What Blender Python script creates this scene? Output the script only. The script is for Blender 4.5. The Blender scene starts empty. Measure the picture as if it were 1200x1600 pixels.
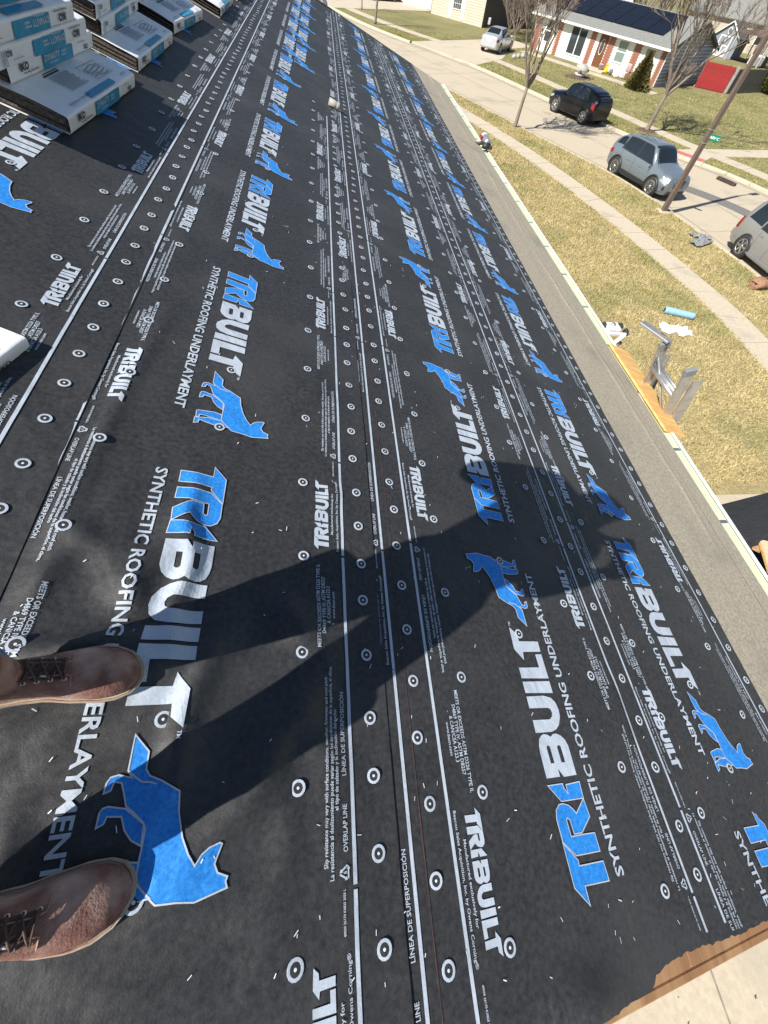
import bpy, math, random
import numpy as np
from mathutils import Vector, Matrix, noise
from mathutils.geometry import tessellate_polygon

sc = bpy.context.scene
COL = sc.collection
R = math.radians

# ------------------------------------------------------------------ camera
# camera axes in the world: X = down the roof slope (level), Y = along the eave, Z = up
CW = ((0.9911244610807315, -0.022966757764734197, 0.13093827051403129),
      (-0.0891396896549183, -0.8455351264193605, 0.5264261256047432),
      (0.09862260580442211, -0.5334256068363911, -0.8400777961567449))
H = 6.4
camd = bpy.data.cameras.new('camera')
cam = bpy.data.objects.new('camera', camd)
COL.objects.link(cam)
camd.sensor_fit = 'HORIZONTAL'
camd.sensor_width = 36.0
camd.lens = 36.0 * 601.5645 / 1200.0
camd.clip_start = 0.02
camd.clip_end = 3000
cam.matrix_world = Matrix(((CW[0][0], -CW[0][1], -CW[0][2], 0),
                           (CW[1][0], -CW[1][1], -CW[1][2], 0),
                           (CW[2][0], -CW[2][1], -CW[2][2], H),
                           (0, 0, 0, 1)))
sc.camera = cam

# ------------------------------------------------------------------ light
SUN_AZ, SUN_EL = R(-152.0), R(45.5)           # direction towards the sun, angle from +X
sdir = Vector((math.cos(SUN_AZ) * math.cos(SUN_EL), math.sin(SUN_AZ) * math.cos(SUN_EL), math.sin(SUN_EL)))
wd = bpy.data.worlds.new('World')
sc.world = wd
wd.use_nodes = True
wn = wd.node_tree
bg = wn.nodes['Background']
sky = wn.nodes.new('ShaderNodeTexSky')
sky.sky_type = 'NISHITA'
sky.sun_disc = False
sky.sun_elevation = SUN_EL
sky.sun_rotation = math.atan2(sdir.x, sdir.y)
sky.air_density = 1.0
sky.dust_density = 0.6
sky.ozone_density = 1.4
wn.links.new(sky.outputs[0], bg.inputs[0])
bg.inputs[1].default_value = 0.068
sund = bpy.data.lights.new('sun', 'SUN')
sund.energy = 5.0
sund.angle = R(0.53)
sund.color = (1.0, 0.95, 0.87)
sun = bpy.data.objects.new('sun', sund)
COL.objects.link(sun)
sun.rotation_euler = sdir.to_track_quat('Z', 'Y').to_euler()
sc.view_settings.view_transform = 'Standard'
sc.view_settings.look = 'None'
sc.view_settings.exposure = 0.58
sc.view_settings.gamma = 1.0
sc.view_settings.use_curve_mapping = False
sc.render.engine = 'CYCLES'

random.seed(7)
TH = R(18.435)
DC = 1.13
NV = Vector((math.sin(TH), 0, math.cos(TH)))
SV = Vector((math.cos(TH), 0, -math.sin(TH)))
EV = Vector((0, 1, 0))
C0 = Vector((0, 0, H)) - DC * NV


def RP(u, v, n=0.0):
    "a point of the roof: u metres along the eave, v metres down the slope, n above the deck"
    return C0 + u * EV + v * SV + n * NV


# ------------------------------------------------------------------ helpers
def tag(o, label=None, cat=None, group=None, kind=None):
    if label: o['label'] = label
    if cat: o['category'] = cat
    if group: o['group'] = group
    if kind: o['kind'] = kind
    return o


def empty(name, loc=(0, 0, 0), rz=0, label=None, cat=None, group=None):
    o = bpy.data.objects.new(name, None)
    COL.objects.link(o)
    o.location = loc
    o.rotation_euler = (0, 0, rz)
    o.empty_display_size = 0.1
    return tag(o, label, cat, group)


class MB:
    def __init__(self):
        self.v = []; self.f = []; self.m = []; self.s = []

    def add(self, vs, fs, m=0, smooth=False):
        b = len(self.v)
        self.v += [tuple(p) for p in vs]
        for f in fs:
            self.f.append(tuple(i + b for i in f)); self.m.append(m); self.s.append(smooth)

    def box(self, lo, hi, m=0, M=None, bev=0.0):
        x0, y0, z0 = lo; x1, y1, z1 = hi
        if bev > 0:
            b = bev
            vs = []
            for (xa, ya, za) in ((x0, y0, z0), (x1, y0, z0), (x1, y1, z0), (x0, y1, z0), (x0, y0, z1), (x1, y0, z1), (x1, y1, z1), (x0, y1, z1)):
                sx = 1 if xa == x0 else -1; sy = 1 if ya == y0 else -1; sz = 1 if za == z0 else -1
                vs += [(xa + sx * b, ya + sy * b, za), (xa, ya + sy * b, za + sz * b), (xa + sx * b, ya, za + sz * b)]
            Z = lambda c: 3 * c
            X = lambda c: 3 * c + 1
            Y = lambda c: 3 * c + 2
            fs = [(Z(3), Z(2), Z(1), Z(0)), (Z(4), Z(5), Z(6), Z(7)), (X(0), X(4), X(7), X(3)), (X(1), X(2), X(6), X(5)), (Y(0), Y(1), Y(5), Y(4)), (Y(2), Y(3), Y(7), Y(6))]
            for a, c in ((0, 1), (1, 2), (2, 3), (3, 0)):
                k = Y if a in (0, 2) and c in (1, 3) else X
                fs.append((Z(a), Z(c), k(c), k(a)))
                fs.append((Z(c + 4), Z(a + 4), k(a + 4), k(c + 4)))
            for c in range(4):
                fs.append((X(c), Y(c), Y(c + 4), X(c + 4)) if c in (0, 2) else (Y(c), X(c), X(c + 4), Y(c + 4)))
            for c in range(8):
                fs.append((Z(c), X(c), Y(c)))
        else:
            vs = [(x0, y0, z0), (x1, y0, z0), (x1, y1, z0), (x0, y1, z0), (x0, y0, z1), (x1, y0, z1), (x1, y1, z1), (x0, y1, z1)]
            fs = [(3, 2, 1, 0), (4, 5, 6, 7), (0, 1, 5, 4), (1, 2, 6, 5), (2, 3, 7, 6), (3, 0, 4, 7)]
        if M is not None: vs = [M @ Vector(p) for p in vs]
        self.add(vs, fs, m)
        return self

    def prism(self, poly, z0, z1, m=0, M=None):
        n = len(poly)
        vs = [(x, y, z0) for x, y in poly] + [(x, y, z1) for x, y in poly]
        tr = tessellate_polygon([[Vector((x, y, 0)) for x, y in poly]])
        fs = [tuple(i + n for i in t) for t in tr] + [tuple(reversed(t)) for t in tr]
        fs += [(i, (i + 1) % n, n + (i + 1) % n, n + i) for i in range(n)]
        if M is not None: vs = [M @ Vector(p) for p in vs]
        self.add(vs, fs, m)
        return self

    def tube(self, pts, rads, seg=8, m=0, cap=True, flat=1.0):
        pts = [Vector(p) for p in pts]
        if not hasattr(rads, '__len__'): rads = [rads] * len(pts)
        rings = []; vs = []
        up = None
        for i, p in enumerate(pts):
            d = (pts[min(i + 1, len(pts) - 1)] - pts[max(i - 1, 0)])
            if d.length < 1e-9: d = Vector((0, 0, 1))
            d.normalize()
            if up is None:
                up = d.orthogonal().normalized()
            else:
                up = (up - d * up.dot(d))
                up = up.normalized() if up.length > 1e-6 else d.orthogonal().normalized()
            s = d.cross(up)
            rings.append(len(vs))
            for k in range(seg):
                a = 2 * math.pi * k / seg
                vs.append(p + (up * math.cos(a) * flat + s * math.sin(a)) * rads[i])
        fs = []
        for i in range(len(pts) - 1):
            for k in range(seg):
                k2 = (k + 1) % seg
                fs.append((rings[i] + k, rings[i] + k2, rings[i + 1] + k2, rings[i + 1] + k))
        b = len(self.v)
        self.add(vs, fs, m, True)
        if cap:
            self.add([], [tuple(b - len(self.v) + rings[0] + k for k in reversed(range(seg)))], m) if False else None
            self.f.append(tuple(b + rings[0] + k for k in reversed(range(seg)))); self.m.append(m); self.s.append(False)
            self.f.append(tuple(b + rings[-1] + k for k in range(seg))); self.m.append(m); self.s.append(False)
        return self

    def lathe(self, prof, seg=24, m=0, M=None, smooth=True):
        vs = []; fs = []
        n = len(prof)
        for k in range(seg):
            a = 2 * math.pi * k / seg
            for r, z in prof: vs.append((r * math.cos(a), r * math.sin(a), z))
        for k in range(seg):
            k2 = (k + 1) % seg
            for i in range(n - 1):
                fs.append((k * n + i, k2 * n + i, k2 * n + i + 1, k * n + i + 1))
        if M is not None: vs = [M @ Vector(p) for p in vs]
        self.add(vs, fs, m, smooth)
        return self

    def loft(self, rings, m=0, closed=True, cap=True, smooth=True):
        n = len(rings[0]); vs = [p for r in rings for p in r]; fs = []
        for i in range(len(rings) - 1):
            for k in range(n if closed else n - 1):
                k2 = (k + 1) % n
                fs.append((i * n + k, i * n + k2, (i + 1) * n + k2, (i + 1) * n + k))
        b = len(self.v)
        self.add(vs, fs, m, smooth)
        if cap:
            self.f.append(tuple(b + k for k in reversed(range(n)))); self.m.append(m); self.s.append(False)
            self.f.append(tuple(b + (len(rings) - 1) * n + k for k in range(n))); self.m.append(m); self.s.append(False)
        return self

    def mesh(self, name, mats):
        me = bpy.data.meshes.new(name)
        me.from_pydata(self.v, [], self.f)
        if not isinstance(mats, (list, tuple)): mats = [mats]
        for q in mats: me.materials.append(q)
        if len(mats) > 1: me.polygons.foreach_set('material_index', self.m)
        me.polygons.foreach_set('use_smooth', self.s)
        me.update()
        return me

    def build(self, name, mats, parent=None, M=None):
        o = bpy.data.objects.new(name, self.mesh(name, mats))
        COL.objects.link(o)
        if parent: o.parent = parent
        if M is not None: o.matrix_local = M
        return o


def copy_tree(o, parent=None):
    c = o.copy()
    COL.objects.link(c)
    c.parent = parent
    for ch in o.children: copy_tree(ch, c)
    return c


def link(name, me, parent=None, M=None):
    o = bpy.data.objects.new(name, me)
    COL.objects.link(o)
    if parent: o.parent = parent
    if M is not None: o.matrix_local = M
    return o


# ------------------------------------------------------------------ materials
def mat(name, c1, c2=None, scale=8.0, rough=0.7, bump=0.0, bscale=None, metal=0.0, detail=6.0, coat=0.0, c3=None, c3scale=1.0, c3lo=0.55, c3hi=0.75, sheen=0.0, spec=0.5, stretch=None, dist=0.01, mid=(0.35, 0.65), bump2=0.0, b2scale=5.0, b2dist=0.02):
    m = bpy.data.materials.new(name)
    m.use_nodes = True
    nt = m.node_tree; nd = nt.nodes; lk = nt.links
    b = nd['Principled BSDF']
    b.inputs['Roughness'].default_value = rough
    b.inputs['Metallic'].default_value = metal
    b.inputs['Specular IOR Level'].default_value = spec
    if coat: b.inputs['Coat Weight'].default_value = coat; b.inputs['Coat Roughness'].default_value = 0.05
    if sheen:
        b.inputs['Sheen Weight'].default_value = sheen
        b.inputs['Sheen Roughness'].default_value = 0.4
    b.inputs['Base Color'].default_value = (*c1, 1)
    tc = nd.new('ShaderNodeTexCoord')
    src = tc.outputs['Object']
    if stretch:
        mp = nd.new('ShaderNodeMapping')
        mp.inputs['Scale'].default_value = stretch
        lk.new(src, mp.inputs[0]); src = mp.outputs[0]
    if c2:
        n1 = nd.new('ShaderNodeTexNoise')
        n1.inputs['Scale'].default_value = scale
        n1.inputs['Detail'].default_value = detail
        n1.inputs['Roughness'].default_value = 0.62
        lk.new(src, n1.inputs['Vector'])
        r1 = nd.new('ShaderNodeValToRGB')
        r1.color_ramp.elements[0].position = mid[0]; r1.color_ramp.elements[0].color = (*c1, 1)
        r1.color_ramp.elements[1].position = mid[1]; r1.color_ramp.elements[1].color = (*c2, 1)
        lk.new(n1.outputs['Fac'], r1.inputs[0])
        out = r1.outputs[0]
        if c3:
            n2 = nd.new('ShaderNodeTexNoise')
            n2.inputs['Scale'].default_value = c3scale
            n2.inputs['Detail'].default_value = 5
            lk.new(src, n2.inputs['Vector'])
            r2 = nd.new('ShaderNodeValToRGB')
            r2.color_ramp.elements[0].position = c3lo; r2.color_ramp.elements[0].color = (0, 0, 0, 1)
            r2.color_ramp.elements[1].position = c3hi; r2.color_ramp.elements[1].color = (1, 1, 1, 1)
            lk.new(n2.outputs['Fac'], r2.inputs[0])
            mx = nd.new('ShaderNodeMix'); mx.data_type = 'RGBA'
            lk.new(r2.outputs[0], mx.inputs['Factor'])
            lk.new(out, mx.inputs['A']); mx.inputs['B'].default_value = (*c3, 1)
            out = mx.outputs['Result']
        lk.new(out, b.inputs['Base Color'])
    if bump:
        n3 = nd.new('ShaderNodeTexNoise')
        n3.inputs['Scale'].default_value = bscale or scale
        n3.inputs['Detail'].default_value = 5
        lk.new(src, n3.inputs['Vector'])
        bp = nd.new('ShaderNodeBump')
        bp.inputs['Strength'].default_value = bump
        bp.inputs['Distance'].default_value = dist
        lk.new(n3.outputs['Fac'], bp.inputs['Height'])
        if bump2:
            n4 = nd.new('ShaderNodeTexNoise')
            n4.inputs['Scale'].default_value = b2scale
            n4.inputs['Detail'].default_value = 3
            n4.inputs['Distortion'].default_value = 0.6
            lk.new(src, n4.inputs['Vector'])
            b2 = nd.new('ShaderNodeBump')
            b2.inputs['Strength'].default_value = bump2
            b2.inputs['Distance'].default_value = b2dist
            lk.new(n4.outputs['Fac'], b2.inputs['Height'])
            lk.new(b2.outputs[0], bp.inputs['Normal'])
        lk.new(bp.outputs[0], b.inputs['Normal'])
    return m


def glass_mat(name, c=(0.02, 0.025, 0.03), rough=0.05):
    return mat(name, c, rough=rough, spec=0.9, coat=0.6)


MT = {}
MT['sheet'] = mat('underlayment black', (0.016, 0.0165, 0.018), (0.050, 0.0505, 0.053), scale=70, rough=0.56, bump=0.30, bscale=260, dist=0.002, c3=(0.062, 0.062, 0.062), c3scale=2.0, c3lo=0.48, c3hi=0.9, spec=0.45, detail=9, bump2=0.32, b2scale=5.5, b2dist=0.03, mid=(0.3, 0.72))
MT['print_white'] = mat('print white', (0.40, 0.46, 0.54), (0.52, 0.58, 0.65), scale=240, rough=0.6, spec=0.3, mid=(0.3, 0.7), bump=0.2, bscale=260, dist=0.002, bump2=0.5, b2scale=5.5, b2dist=0.03)
MT['print_blue'] = mat('print blue', (0.012, 0.185, 0.60), (0.04, 0.29, 0.78), scale=110, rough=0.6, spec=0.3, bump=0.2, bscale=260, dist=0.002, bump2=0.5, b2scale=5.5, b2dist=0.03)
MT['chalk'] = mat('red chalk', (0.17, 0.055, 0.047), (0.045, 0.030, 0.031), scale=18, rough=0.95)
MT['chalk_pale'] = mat('faint red chalk', (0.42, 0.27, 0.22), (0.34, 0.31, 0.265), scale=6, rough=0.95)
MT['cap_white'] = mat('cap white', (0.68, 0.72, 0.76), rough=0.45)
MT['cap_dark'] = mat('cap dark', (0.022, 0.024, 0.028), rough=0.6)
MT['metal'] = mat('galvanised', (0.62, 0.63, 0.65), (0.5, 0.51, 0.53), scale=30, rough=0.35, metal=0.9)
MT['alu'] = mat('aluminium', (0.60, 0.60, 0.59), (0.46, 0.46, 0.45), scale=14, rough=0.38, metal=0.75)
MT['ply_edge'] = mat('plywood edge', (0.40, 0.23, 0.11), (0.26, 0.125, 0.055), scale=9, rough=0.85, bump=0.4, stretch=(1, 0.12, 3), c3=(0.55, 0.38, 0.21), c3scale=5)
MT['plank'] = mat('pine plank', (0.80, 0.52, 0.20), (0.66, 0.36, 0.11), scale=2.6, rough=0.7, stretch=(2.0, 9.0, 2), bump=0.15, c3=(0.50, 0.17, 0.035), c3scale=0.9, c3lo=0.60, c3hi=0.72)
MT['ply_face'] = mat('plywood face', (0.66, 0.52, 0.34), (0.56, 0.41, 0.25), scale=5, rough=0.8, stretch=(1, 6, 1))
MT['granule'] = mat('granule membrane', (0.28, 0.245, 0.185), (0.45, 0.40, 0.31), scale=60, rough=0.95, bump=0.6, bscale=220, dist=0.004, c3=(0.25, 0.23, 0.19), c3scale=1.6)
MT['gutter_in'] = mat('gutter pale green', (0.60, 0.68, 0.45), (0.52, 0.60, 0.40), scale=5, rough=0.5)
MT['white_paint'] = mat('white paint', (0.78, 0.78, 0.76), (0.70, 0.70, 0.68), scale=6, rough=0.5)
MT['siding_tan'] = mat('tan siding', (0.56, 0.50, 0.40), (0.51, 0.45, 0.36), scale=3, rough=0.7)
MT['concrete'] = mat('street concrete', (0.53, 0.455, 0.34), (0.44, 0.38, 0.285), scale=14, rough=0.92, bump=0.25, bscale=60, c3=(0.38, 0.335, 0.265), c3scale=0.5, c3lo=0.52, c3hi=0.75)
MT['sidewalk'] = mat('sidewalk concrete', (0.56, 0.485, 0.37), (0.46, 0.40, 0.305), scale=10, rough=0.92, bump=0.2, bscale=50, c3=(0.38, 0.34, 0.27), c3scale=0.8)
MT['kerb'] = mat('kerb concrete', (0.56, 0.50, 0.38), (0.46, 0.40, 0.30), scale=6, rough=0.9, bump=0.2)
MT['patch'] = mat('asphalt patch', (0.14, 0.135, 0.13), (0.20, 0.19, 0.18), scale=8, rough=0.9, bump=0.2)
MT['tar'] = mat('tar joint', (0.20, 0.17, 0.135), (0.34, 0.295, 0.23), scale=5, rough=0.9)
MT['lawn'] = mat('dormant lawn', (0.28, 0.225, 0.105), (0.42, 0.345, 0.175), scale=9, rough=0.95, bump=0.9, bscale=22, dist=0.05, c3=(0.19, 0.19, 0.07), c3scale=0.45, c3lo=0.50, c3hi=0.80, detail=9)
MT['lawn_far'] = mat('greener lawn', (0.185, 0.170, 0.065), (0.300, 0.260, 0.120), scale=6, rough=0.95, bump=0.9, bscale=14, dist=0.06, c3=(0.145, 0.155, 0.050), c3scale=0.3, c3lo=0.45, c3hi=0.75, detail=9)
MT['blade'] = mat('straw grass', (0.56, 0.46, 0.235), (0.37, 0.315, 0.135), scale=1.7, rough=0.9, c3=(0.24, 0.25, 0.085), c3scale=0.45, c3lo=0.48, c3hi=0.78)
MT['blade_far'] = mat('green straw grass', (0.42, 0.37, 0.17), (0.27, 0.255, 0.095), scale=1.2, rough=0.9, c3=(0.20, 0.22, 0.07), c3scale=0.35, c3lo=0.45, c3hi=0.75)
MT['mulch'] = mat('mulch', (0.075, 0.045, 0.03), (0.16, 0.10, 0.07), scale=12, rough=0.95, bump=0.8, bscale=20, dist=0.05)
MT['bark'] = mat('bark', (0.27, 0.225, 0.185), (0.16, 0.13, 0.105), scale=12, rough=0.95, bump=0.6, stretch=(1, 1, 0.25))
MT['bark_dark'] = mat('twig', (0.27, 0.22, 0.18), (0.18, 0.145, 0.12), scale=10, rough=0.95)
MT['leather'] = mat('brown leather', (0.27, 0.135, 0.105), (0.15, 0.068, 0.054), scale=34, rough=0.7, bump=0.6, bscale=240, dist=0.003, c3=(0.50, 0.34, 0.28), c3scale=16, c3lo=0.42, c3hi=0.72, spec=0.35, detail=9, bump2=0.5, b2scale=30, b2dist=0.004)
MT['leather_pale'] = mat('worn leather edge', (0.48, 0.29, 0.22), (0.34, 0.19, 0.14), scale=40, rough=0.7, bump=0.3, bscale=150, dist=0.002)
MT['lace'] = mat('dark lace', (0.075, 0.042, 0.034), (0.13, 0.078, 0.062), scale=120, rough=0.85, bump=0.4, bscale=500, dist=0.001)
MT['sole'] = mat('boot sole', (0.52, 0.46, 0.35), (0.34, 0.29, 0.21), scale=30, rough=0.75, bump=0.2)
MT['eyelet'] = mat('brass eyelet', (0.55, 0.47, 0.38), rough=0.3, metal=0.9)
MT['denim'] = mat('denim', (0.11, 0.19, 0.34), (0.19, 0.29, 0.46), scale=60, rough=0.9, bump=0.4, bscale=300, dist=0.002, sheen=0.2)
MT['jacket'] = mat('work jacket', (0.05, 0.06, 0.07), (0.08, 0.09, 0.10), scale=20, rough=0.9)
MT['skin'] = mat('skin', (0.48, 0.29, 0.21), (0.43, 0.25, 0.18), scale=20, rough=0.55)
MT['black_plastic'] = mat('black plastic', (0.018, 0.018, 0.02), (0.03, 0.03, 0.032), scale=40, rough=0.5)
MT['rubber'] = mat('tyre rubber', (0.022, 0.022, 0.023), (0.04, 0.038, 0.036), scale=20, rough=0.85)
MT['wrap'] = mat('bundle wrap', (0.84, 0.85, 0.86), (0.90, 0.90, 0.90), scale=9, rough=0.42, bump=0.5, bscale=14, dist=0.012)
MT['wrap_blue'] = mat('wrap blue', (0.010, 0.24, 0.42), (0.03, 0.33, 0.52), scale=12, rough=0.42, bump=0.3, bscale=18, dist=0.008)
MT['ink'] = mat('grey ink', (0.19, 0.20, 0.23), (0.30, 0.31, 0.34), scale=50, rough=0.6)
MT['ink_black'] = mat('black ink', (0.025, 0.025, 0.03), rough=0.6)
MT['ink_white'] = mat('white ink', (0.72, 0.74, 0.76), rough=0.5)
MT['shingle'] = mat('shingle edges', (0.055, 0.045, 0.037), (0.17, 0.135, 0.11), scale=70, rough=0.95, bump=0.7, bscale=120, dist=0.006)
MT['brick'] = mat('brick', (0.27, 0.085, 0.055), (0.38, 0.15, 0.10), scale=9, rough=0.9, bump=0.5, bscale=18)
MT['roof_grey'] = mat('grey shingle roof', (0.17, 0.175, 0.165), (0.25, 0.255, 0.24), scale=7, rough=0.95, bump=0.3, bscale=20)
MT['roof_brown'] = mat('brown roof', (0.10, 0.06, 0.045), (0.15, 0.10, 0.08), scale=7, rough=0.95)
MT['solar'] = mat('solar panel', (0.007, 0.008, 0.014), (0.010, 0.012, 0.020), scale=2, rough=0.25, spec=0.25)
MT['solar_frame'] = mat('solar frame', (0.05, 0.05, 0.06), rough=0.4, metal=0.5)
MT['grey_siding'] = mat('grey siding', (0.33, 0.33, 0.37), (0.38, 0.38, 0.42), scale=4, rough=0.7)
MT['blue_siding'] = mat('blue grey siding', (0.24, 0.27, 0.33), (0.20, 0.23, 0.28), scale=4, rough=0.7)
MT['door_wood'] = mat('brown door', (0.17, 0.065, 0.025), (0.12, 0.045, 0.018), scale=6, rough=0.5, stretch=(6, 6, 1))
MT['win_glass'] = mat('window glass', (0.045, 0.055, 0.06), rough=0.08, spec=0.8)
MT['win_shade'] = mat('window with green shade', (0.16, 0.22, 0.19), (0.20, 0.26, 0.23), scale=3, rough=0.25, spec=0.7)
MT['red_fence'] = mat('red fence paint', (0.36, 0.022, 0.025), (0.27, 0.018, 0.02), scale=4, rough=0.7, stretch=(4, 4, 0.5))
MT['wood_fence'] = mat('weathered fence', (0.13, 0.125, 0.11), (0.20, 0.19, 0.165), scale=5, rough=0.9, stretch=(5, 5, 0.5))
MT['evergreen'] = mat('evergreen', (0.17, 0.125, 0.035), (0.09, 0.105, 0.03), scale=5, rough=0.85, c3=(0.26, 0.18, 0.05), c3scale=3)
MT['evergreen2'] = mat('yellow green shrub', (0.19, 0.20, 0.03), (0.09, 0.13, 0.025), scale=5, rough=0.85)
MT['post'] = mat('brown lamp post', (0.125, 0.090, 0.072), (0.16, 0.12, 0.10), scale=6, rough=0.55)
MT['sign_green'] = mat('sign green', (0.0, 0.20, 0.105), rough=0.4)
MT['yellow'] = mat('yellow plastic', (0.80, 0.55, 0.0), rough=0.5)
MT['tube_blue'] = mat('blue wrap', (0.24, 0.42, 0.58), (0.31, 0.50, 0.66), scale=8, rough=0.5)
MT['plastic_white'] = mat('crumpled plastic', (0.80, 0.80, 0.80), (0.66, 0.67, 0.69), scale=14, rough=0.45, bump=0.4)
MT['stone'] = mat('pale stone', (0.45, 0.43, 0.40), (0.34, 0.32, 0.30), scale=7, rough=0.9, bump=0.3)
MT['brown_paper'] = mat('brown leaf bag', (0.34, 0.19, 0.11), (0.24, 0.13, 0.075), scale=9, rough=0.85, bump=0.5, bscale=9, dist=0.03)
MT['grey_scrap'] = mat('grey felt scrap', (0.24, 0.25, 0.25), (0.17, 0.18, 0.18), scale=6, rough=0.8)
MT['black_felt'] = mat('black felt', (0.014, 0.015, 0.017), (0.028, 0.029, 0.032), scale=5, rough=0.75, stretch=(1, 9, 1))
MT['steel_dark'] = mat('dark steel', (0.03, 0.03, 0.033), (0.055, 0.05, 0.05), scale=6, rough=0.6, metal=0.3)
MT['drain'] = mat('iron drain', (0.07, 0.04, 0.03), (0.12, 0.06, 0.045), scale=8, rough=0.9)
MT['red_pad'] = mat('red tactile pad', (0.52, 0.16, 0.15), (0.45, 0.13, 0.12), scale=5, rough=0.85)
MT['pipe'] = mat('vent pipe', (0.42, 0.40, 0.37), (0.34, 0.32, 0.30), scale=12, rough=0.6)
MT['trim_shade_grey'] = mat('shadow grey siding', (0.10, 0.10, 0.10), (0.13, 0.13, 0.13), scale=4, rough=0.8)  # dark grey of trim and roofs; also side-wall shade put into colour
MT['lamp_red'] = mat('tail lamp', (0.26, 0.006, 0.010), rough=0.12, coat=0.8)
MT['lamp_clear'] = mat('head lamp', (0.34, 0.36, 0.38), rough=0.18, coat=0.3)
MT['chrome'] = mat('silver rim', (0.60, 0.60, 0.60), rough=0.25, metal=0.85)
MT['rim_dark'] = mat('dark rim', (0.10, 0.10, 0.11), rough=0.3, metal=0.7)
MT['auto_glass'] = mat('car glass', (0.012, 0.016, 0.018), rough=0.04, spec=0.8, coat=0.5)
MT['litter'] = mat('leaf litter', (0.16, 0.095, 0.05), (0.28, 0.19, 0.10), scale=3, rough=0.9)
MT['plate'] = mat('number plate', (0.62, 0.64, 0.68), rough=0.4)


# ------------------------------------------------------------------ text as flat polygons
_tc = {}


def text_geo(s, bold=0.0, shear=0.0):
    key = (s, bold, shear)
    if key in _tc: return _tc[key]
    cu = bpy.data.curves.new('tmp', 'FONT')
    cu.body = s; cu.size = 1.0; cu.offset = bold; cu.resolution_u = 2; cu.shear = shear
    cu.fill_mode = 'FRONT'
    o = bpy.data.objects.new('tmp', cu)
    COL.objects.link(o)
    dg = bpy.context.evaluated_depsgraph_get()
    ev = o.evaluated_get(dg)
    me = ev.to_mesh()
    vs = [(p.co.x, p.co.y) for p in me.vertices]
    fs = [tuple(p.vertices) for p in me.polygons]
    ev.to_mesh_clear()
    bpy.data.objects.remove(o)
    bpy.data.curves.remove(cu)
    x0 = min(p[0] for p in vs); x1 = max(p[0] for p in vs)
    capH = 0.73
    vs = [((p[0] - x0) / (x1 - x0), p[1] / capH) for p in vs]
    _tc[key] = (vs, fs)
    return _tc[key]


class Flat:
    "flat print made of triangles in (a along, b up, layer, material)"

    def __init__(self): self.t = []

    def tri(self, p, q, r, lay, m): self.t.append((p, q, r, lay, m))

    def poly(self, pts, m, lay=0, holes=(), sc=1.0, off=(0, 0)):
        loops = [pts] + list(holes)
        allp = [(x * sc + off[0], y * sc + off[1]) for l in loops for x, y in l]
        for a, b, c in tessellate_polygon([[Vector((x * sc + off[0], y * sc + off[1], 0)) for x, y in l] for l in loops]):
            self.tri(allp[a], allp[b], allp[c], lay, m)

    def line(self, pts, w, m, lay=1, closed=True, sc=1.0, off=(0, 0)):
        P = [Vector((x * sc + off[0], y * sc + off[1])) for x, y in pts]
        n = len(P)
        L = []; Rr = []
        for i in range(n):
            a = P[i - 1] if (closed or i > 0) else P[i]
            c = P[(i + 1) % n] if (closed or i < n - 1) else P[i]
            d1 = (P[i] - a); d2 = (c - P[i])
            d1 = d1.normalized() if d1.length > 1e-9 else d2.normalized()
            d2 = d2.normalized() if d2.length > 1e-9 else d1
            t = d1 + d2
            t = t.normalized() if t.length > 1e-3 else d1
            nr = Vector((-t.y, t.x))
            k = max(0.45, nr.dot(Vector((-d1.y, d1.x))))
            L.append(P[i] + nr * (w / 2 / k)); Rr.append(P[i] - nr * (w / 2 / k))
        for i in range(n if closed else n - 1):
            j = (i + 1) % n
            self.tri(tuple(L[i]), tuple(Rr[i]), tuple(Rr[j]), lay, m)
            self.tri(tuple(L[i]), tuple(Rr[j]), tuple(L[j]), lay, m)

    def rect(self, a0, b0, a1, b1, m, lay=0):
        self.tri((a0, b0), (a1, b0), (a1, b1), lay, m); self.tri((a0, b0), (a1, b1), (a0, b1), lay, m)

    def text(self, s, a0, b0, length, height, m, bold=0.02, lay=0, flip=False):
        vs, fs = text_geo(s, bold)
        P = []
        for x, y in vs:
            if flip: x, y = 1 - x, 1 - y
            P.append((a0 + x * length, b0 + y * height))
        for f in fs:
            for k in range(1, len(f) - 1):
                q = (P[f[0]], P[f[k]], P[f[k + 1]])
                self.tri(q[0], q[1], q[2], lay, m)

    def mesh(self, name, mats, hfun=None, maxlen=0.03, eps=0.0024, deps=0.0008):
        vs = []; fs = []; ms = []

        def emit(p, q, r, lay, m):
            b = len(vs)
            for w in (p, q, r):
                vs.append((w[0], w[1], (hfun(w[0], w[1]) if hfun else 0.0) + eps + lay * deps))
            ar = (q[0] - p[0]) * (r[1] - p[1]) - (q[1] - p[1]) * (r[0] - p[0])
            fs.append((b, b + 1, b + 2) if ar > 0 else (b, b + 2, b + 1)); ms.append(m)

        def split(p, q, r, lay, m, d=0):
            l = [math.dist(p, q), math.dist(q, r), math.dist(r, p)]
            k = max(range(3), key=lambda i: l[i])
            if l[k] <= maxlen or d > 9: return emit(p, q, r, lay, m)
            T = (p, q, r)
            A, B, Cc = T[k], T[(k + 1) % 3], T[(k + 2) % 3]
            M_ = ((A[0] + B[0]) / 2, (A[1] + B[1]) / 2)
            split(A, M_, Cc, lay, m, d + 1); split(M_, B, Cc, lay, m, d + 1)
        for (p, q, r, lay, m) in self.t:
            if hfun: split(p, q, r, lay, m)
            else: emit(p, q, r, lay, m)
        me = bpy.data.meshes.new(name)
        me.from_pydata(vs, [], fs)
        for q in mats: me.materials.append(q)
        me.polygons.foreach_set('material_index', ms)
        me.update()
        return me
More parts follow.
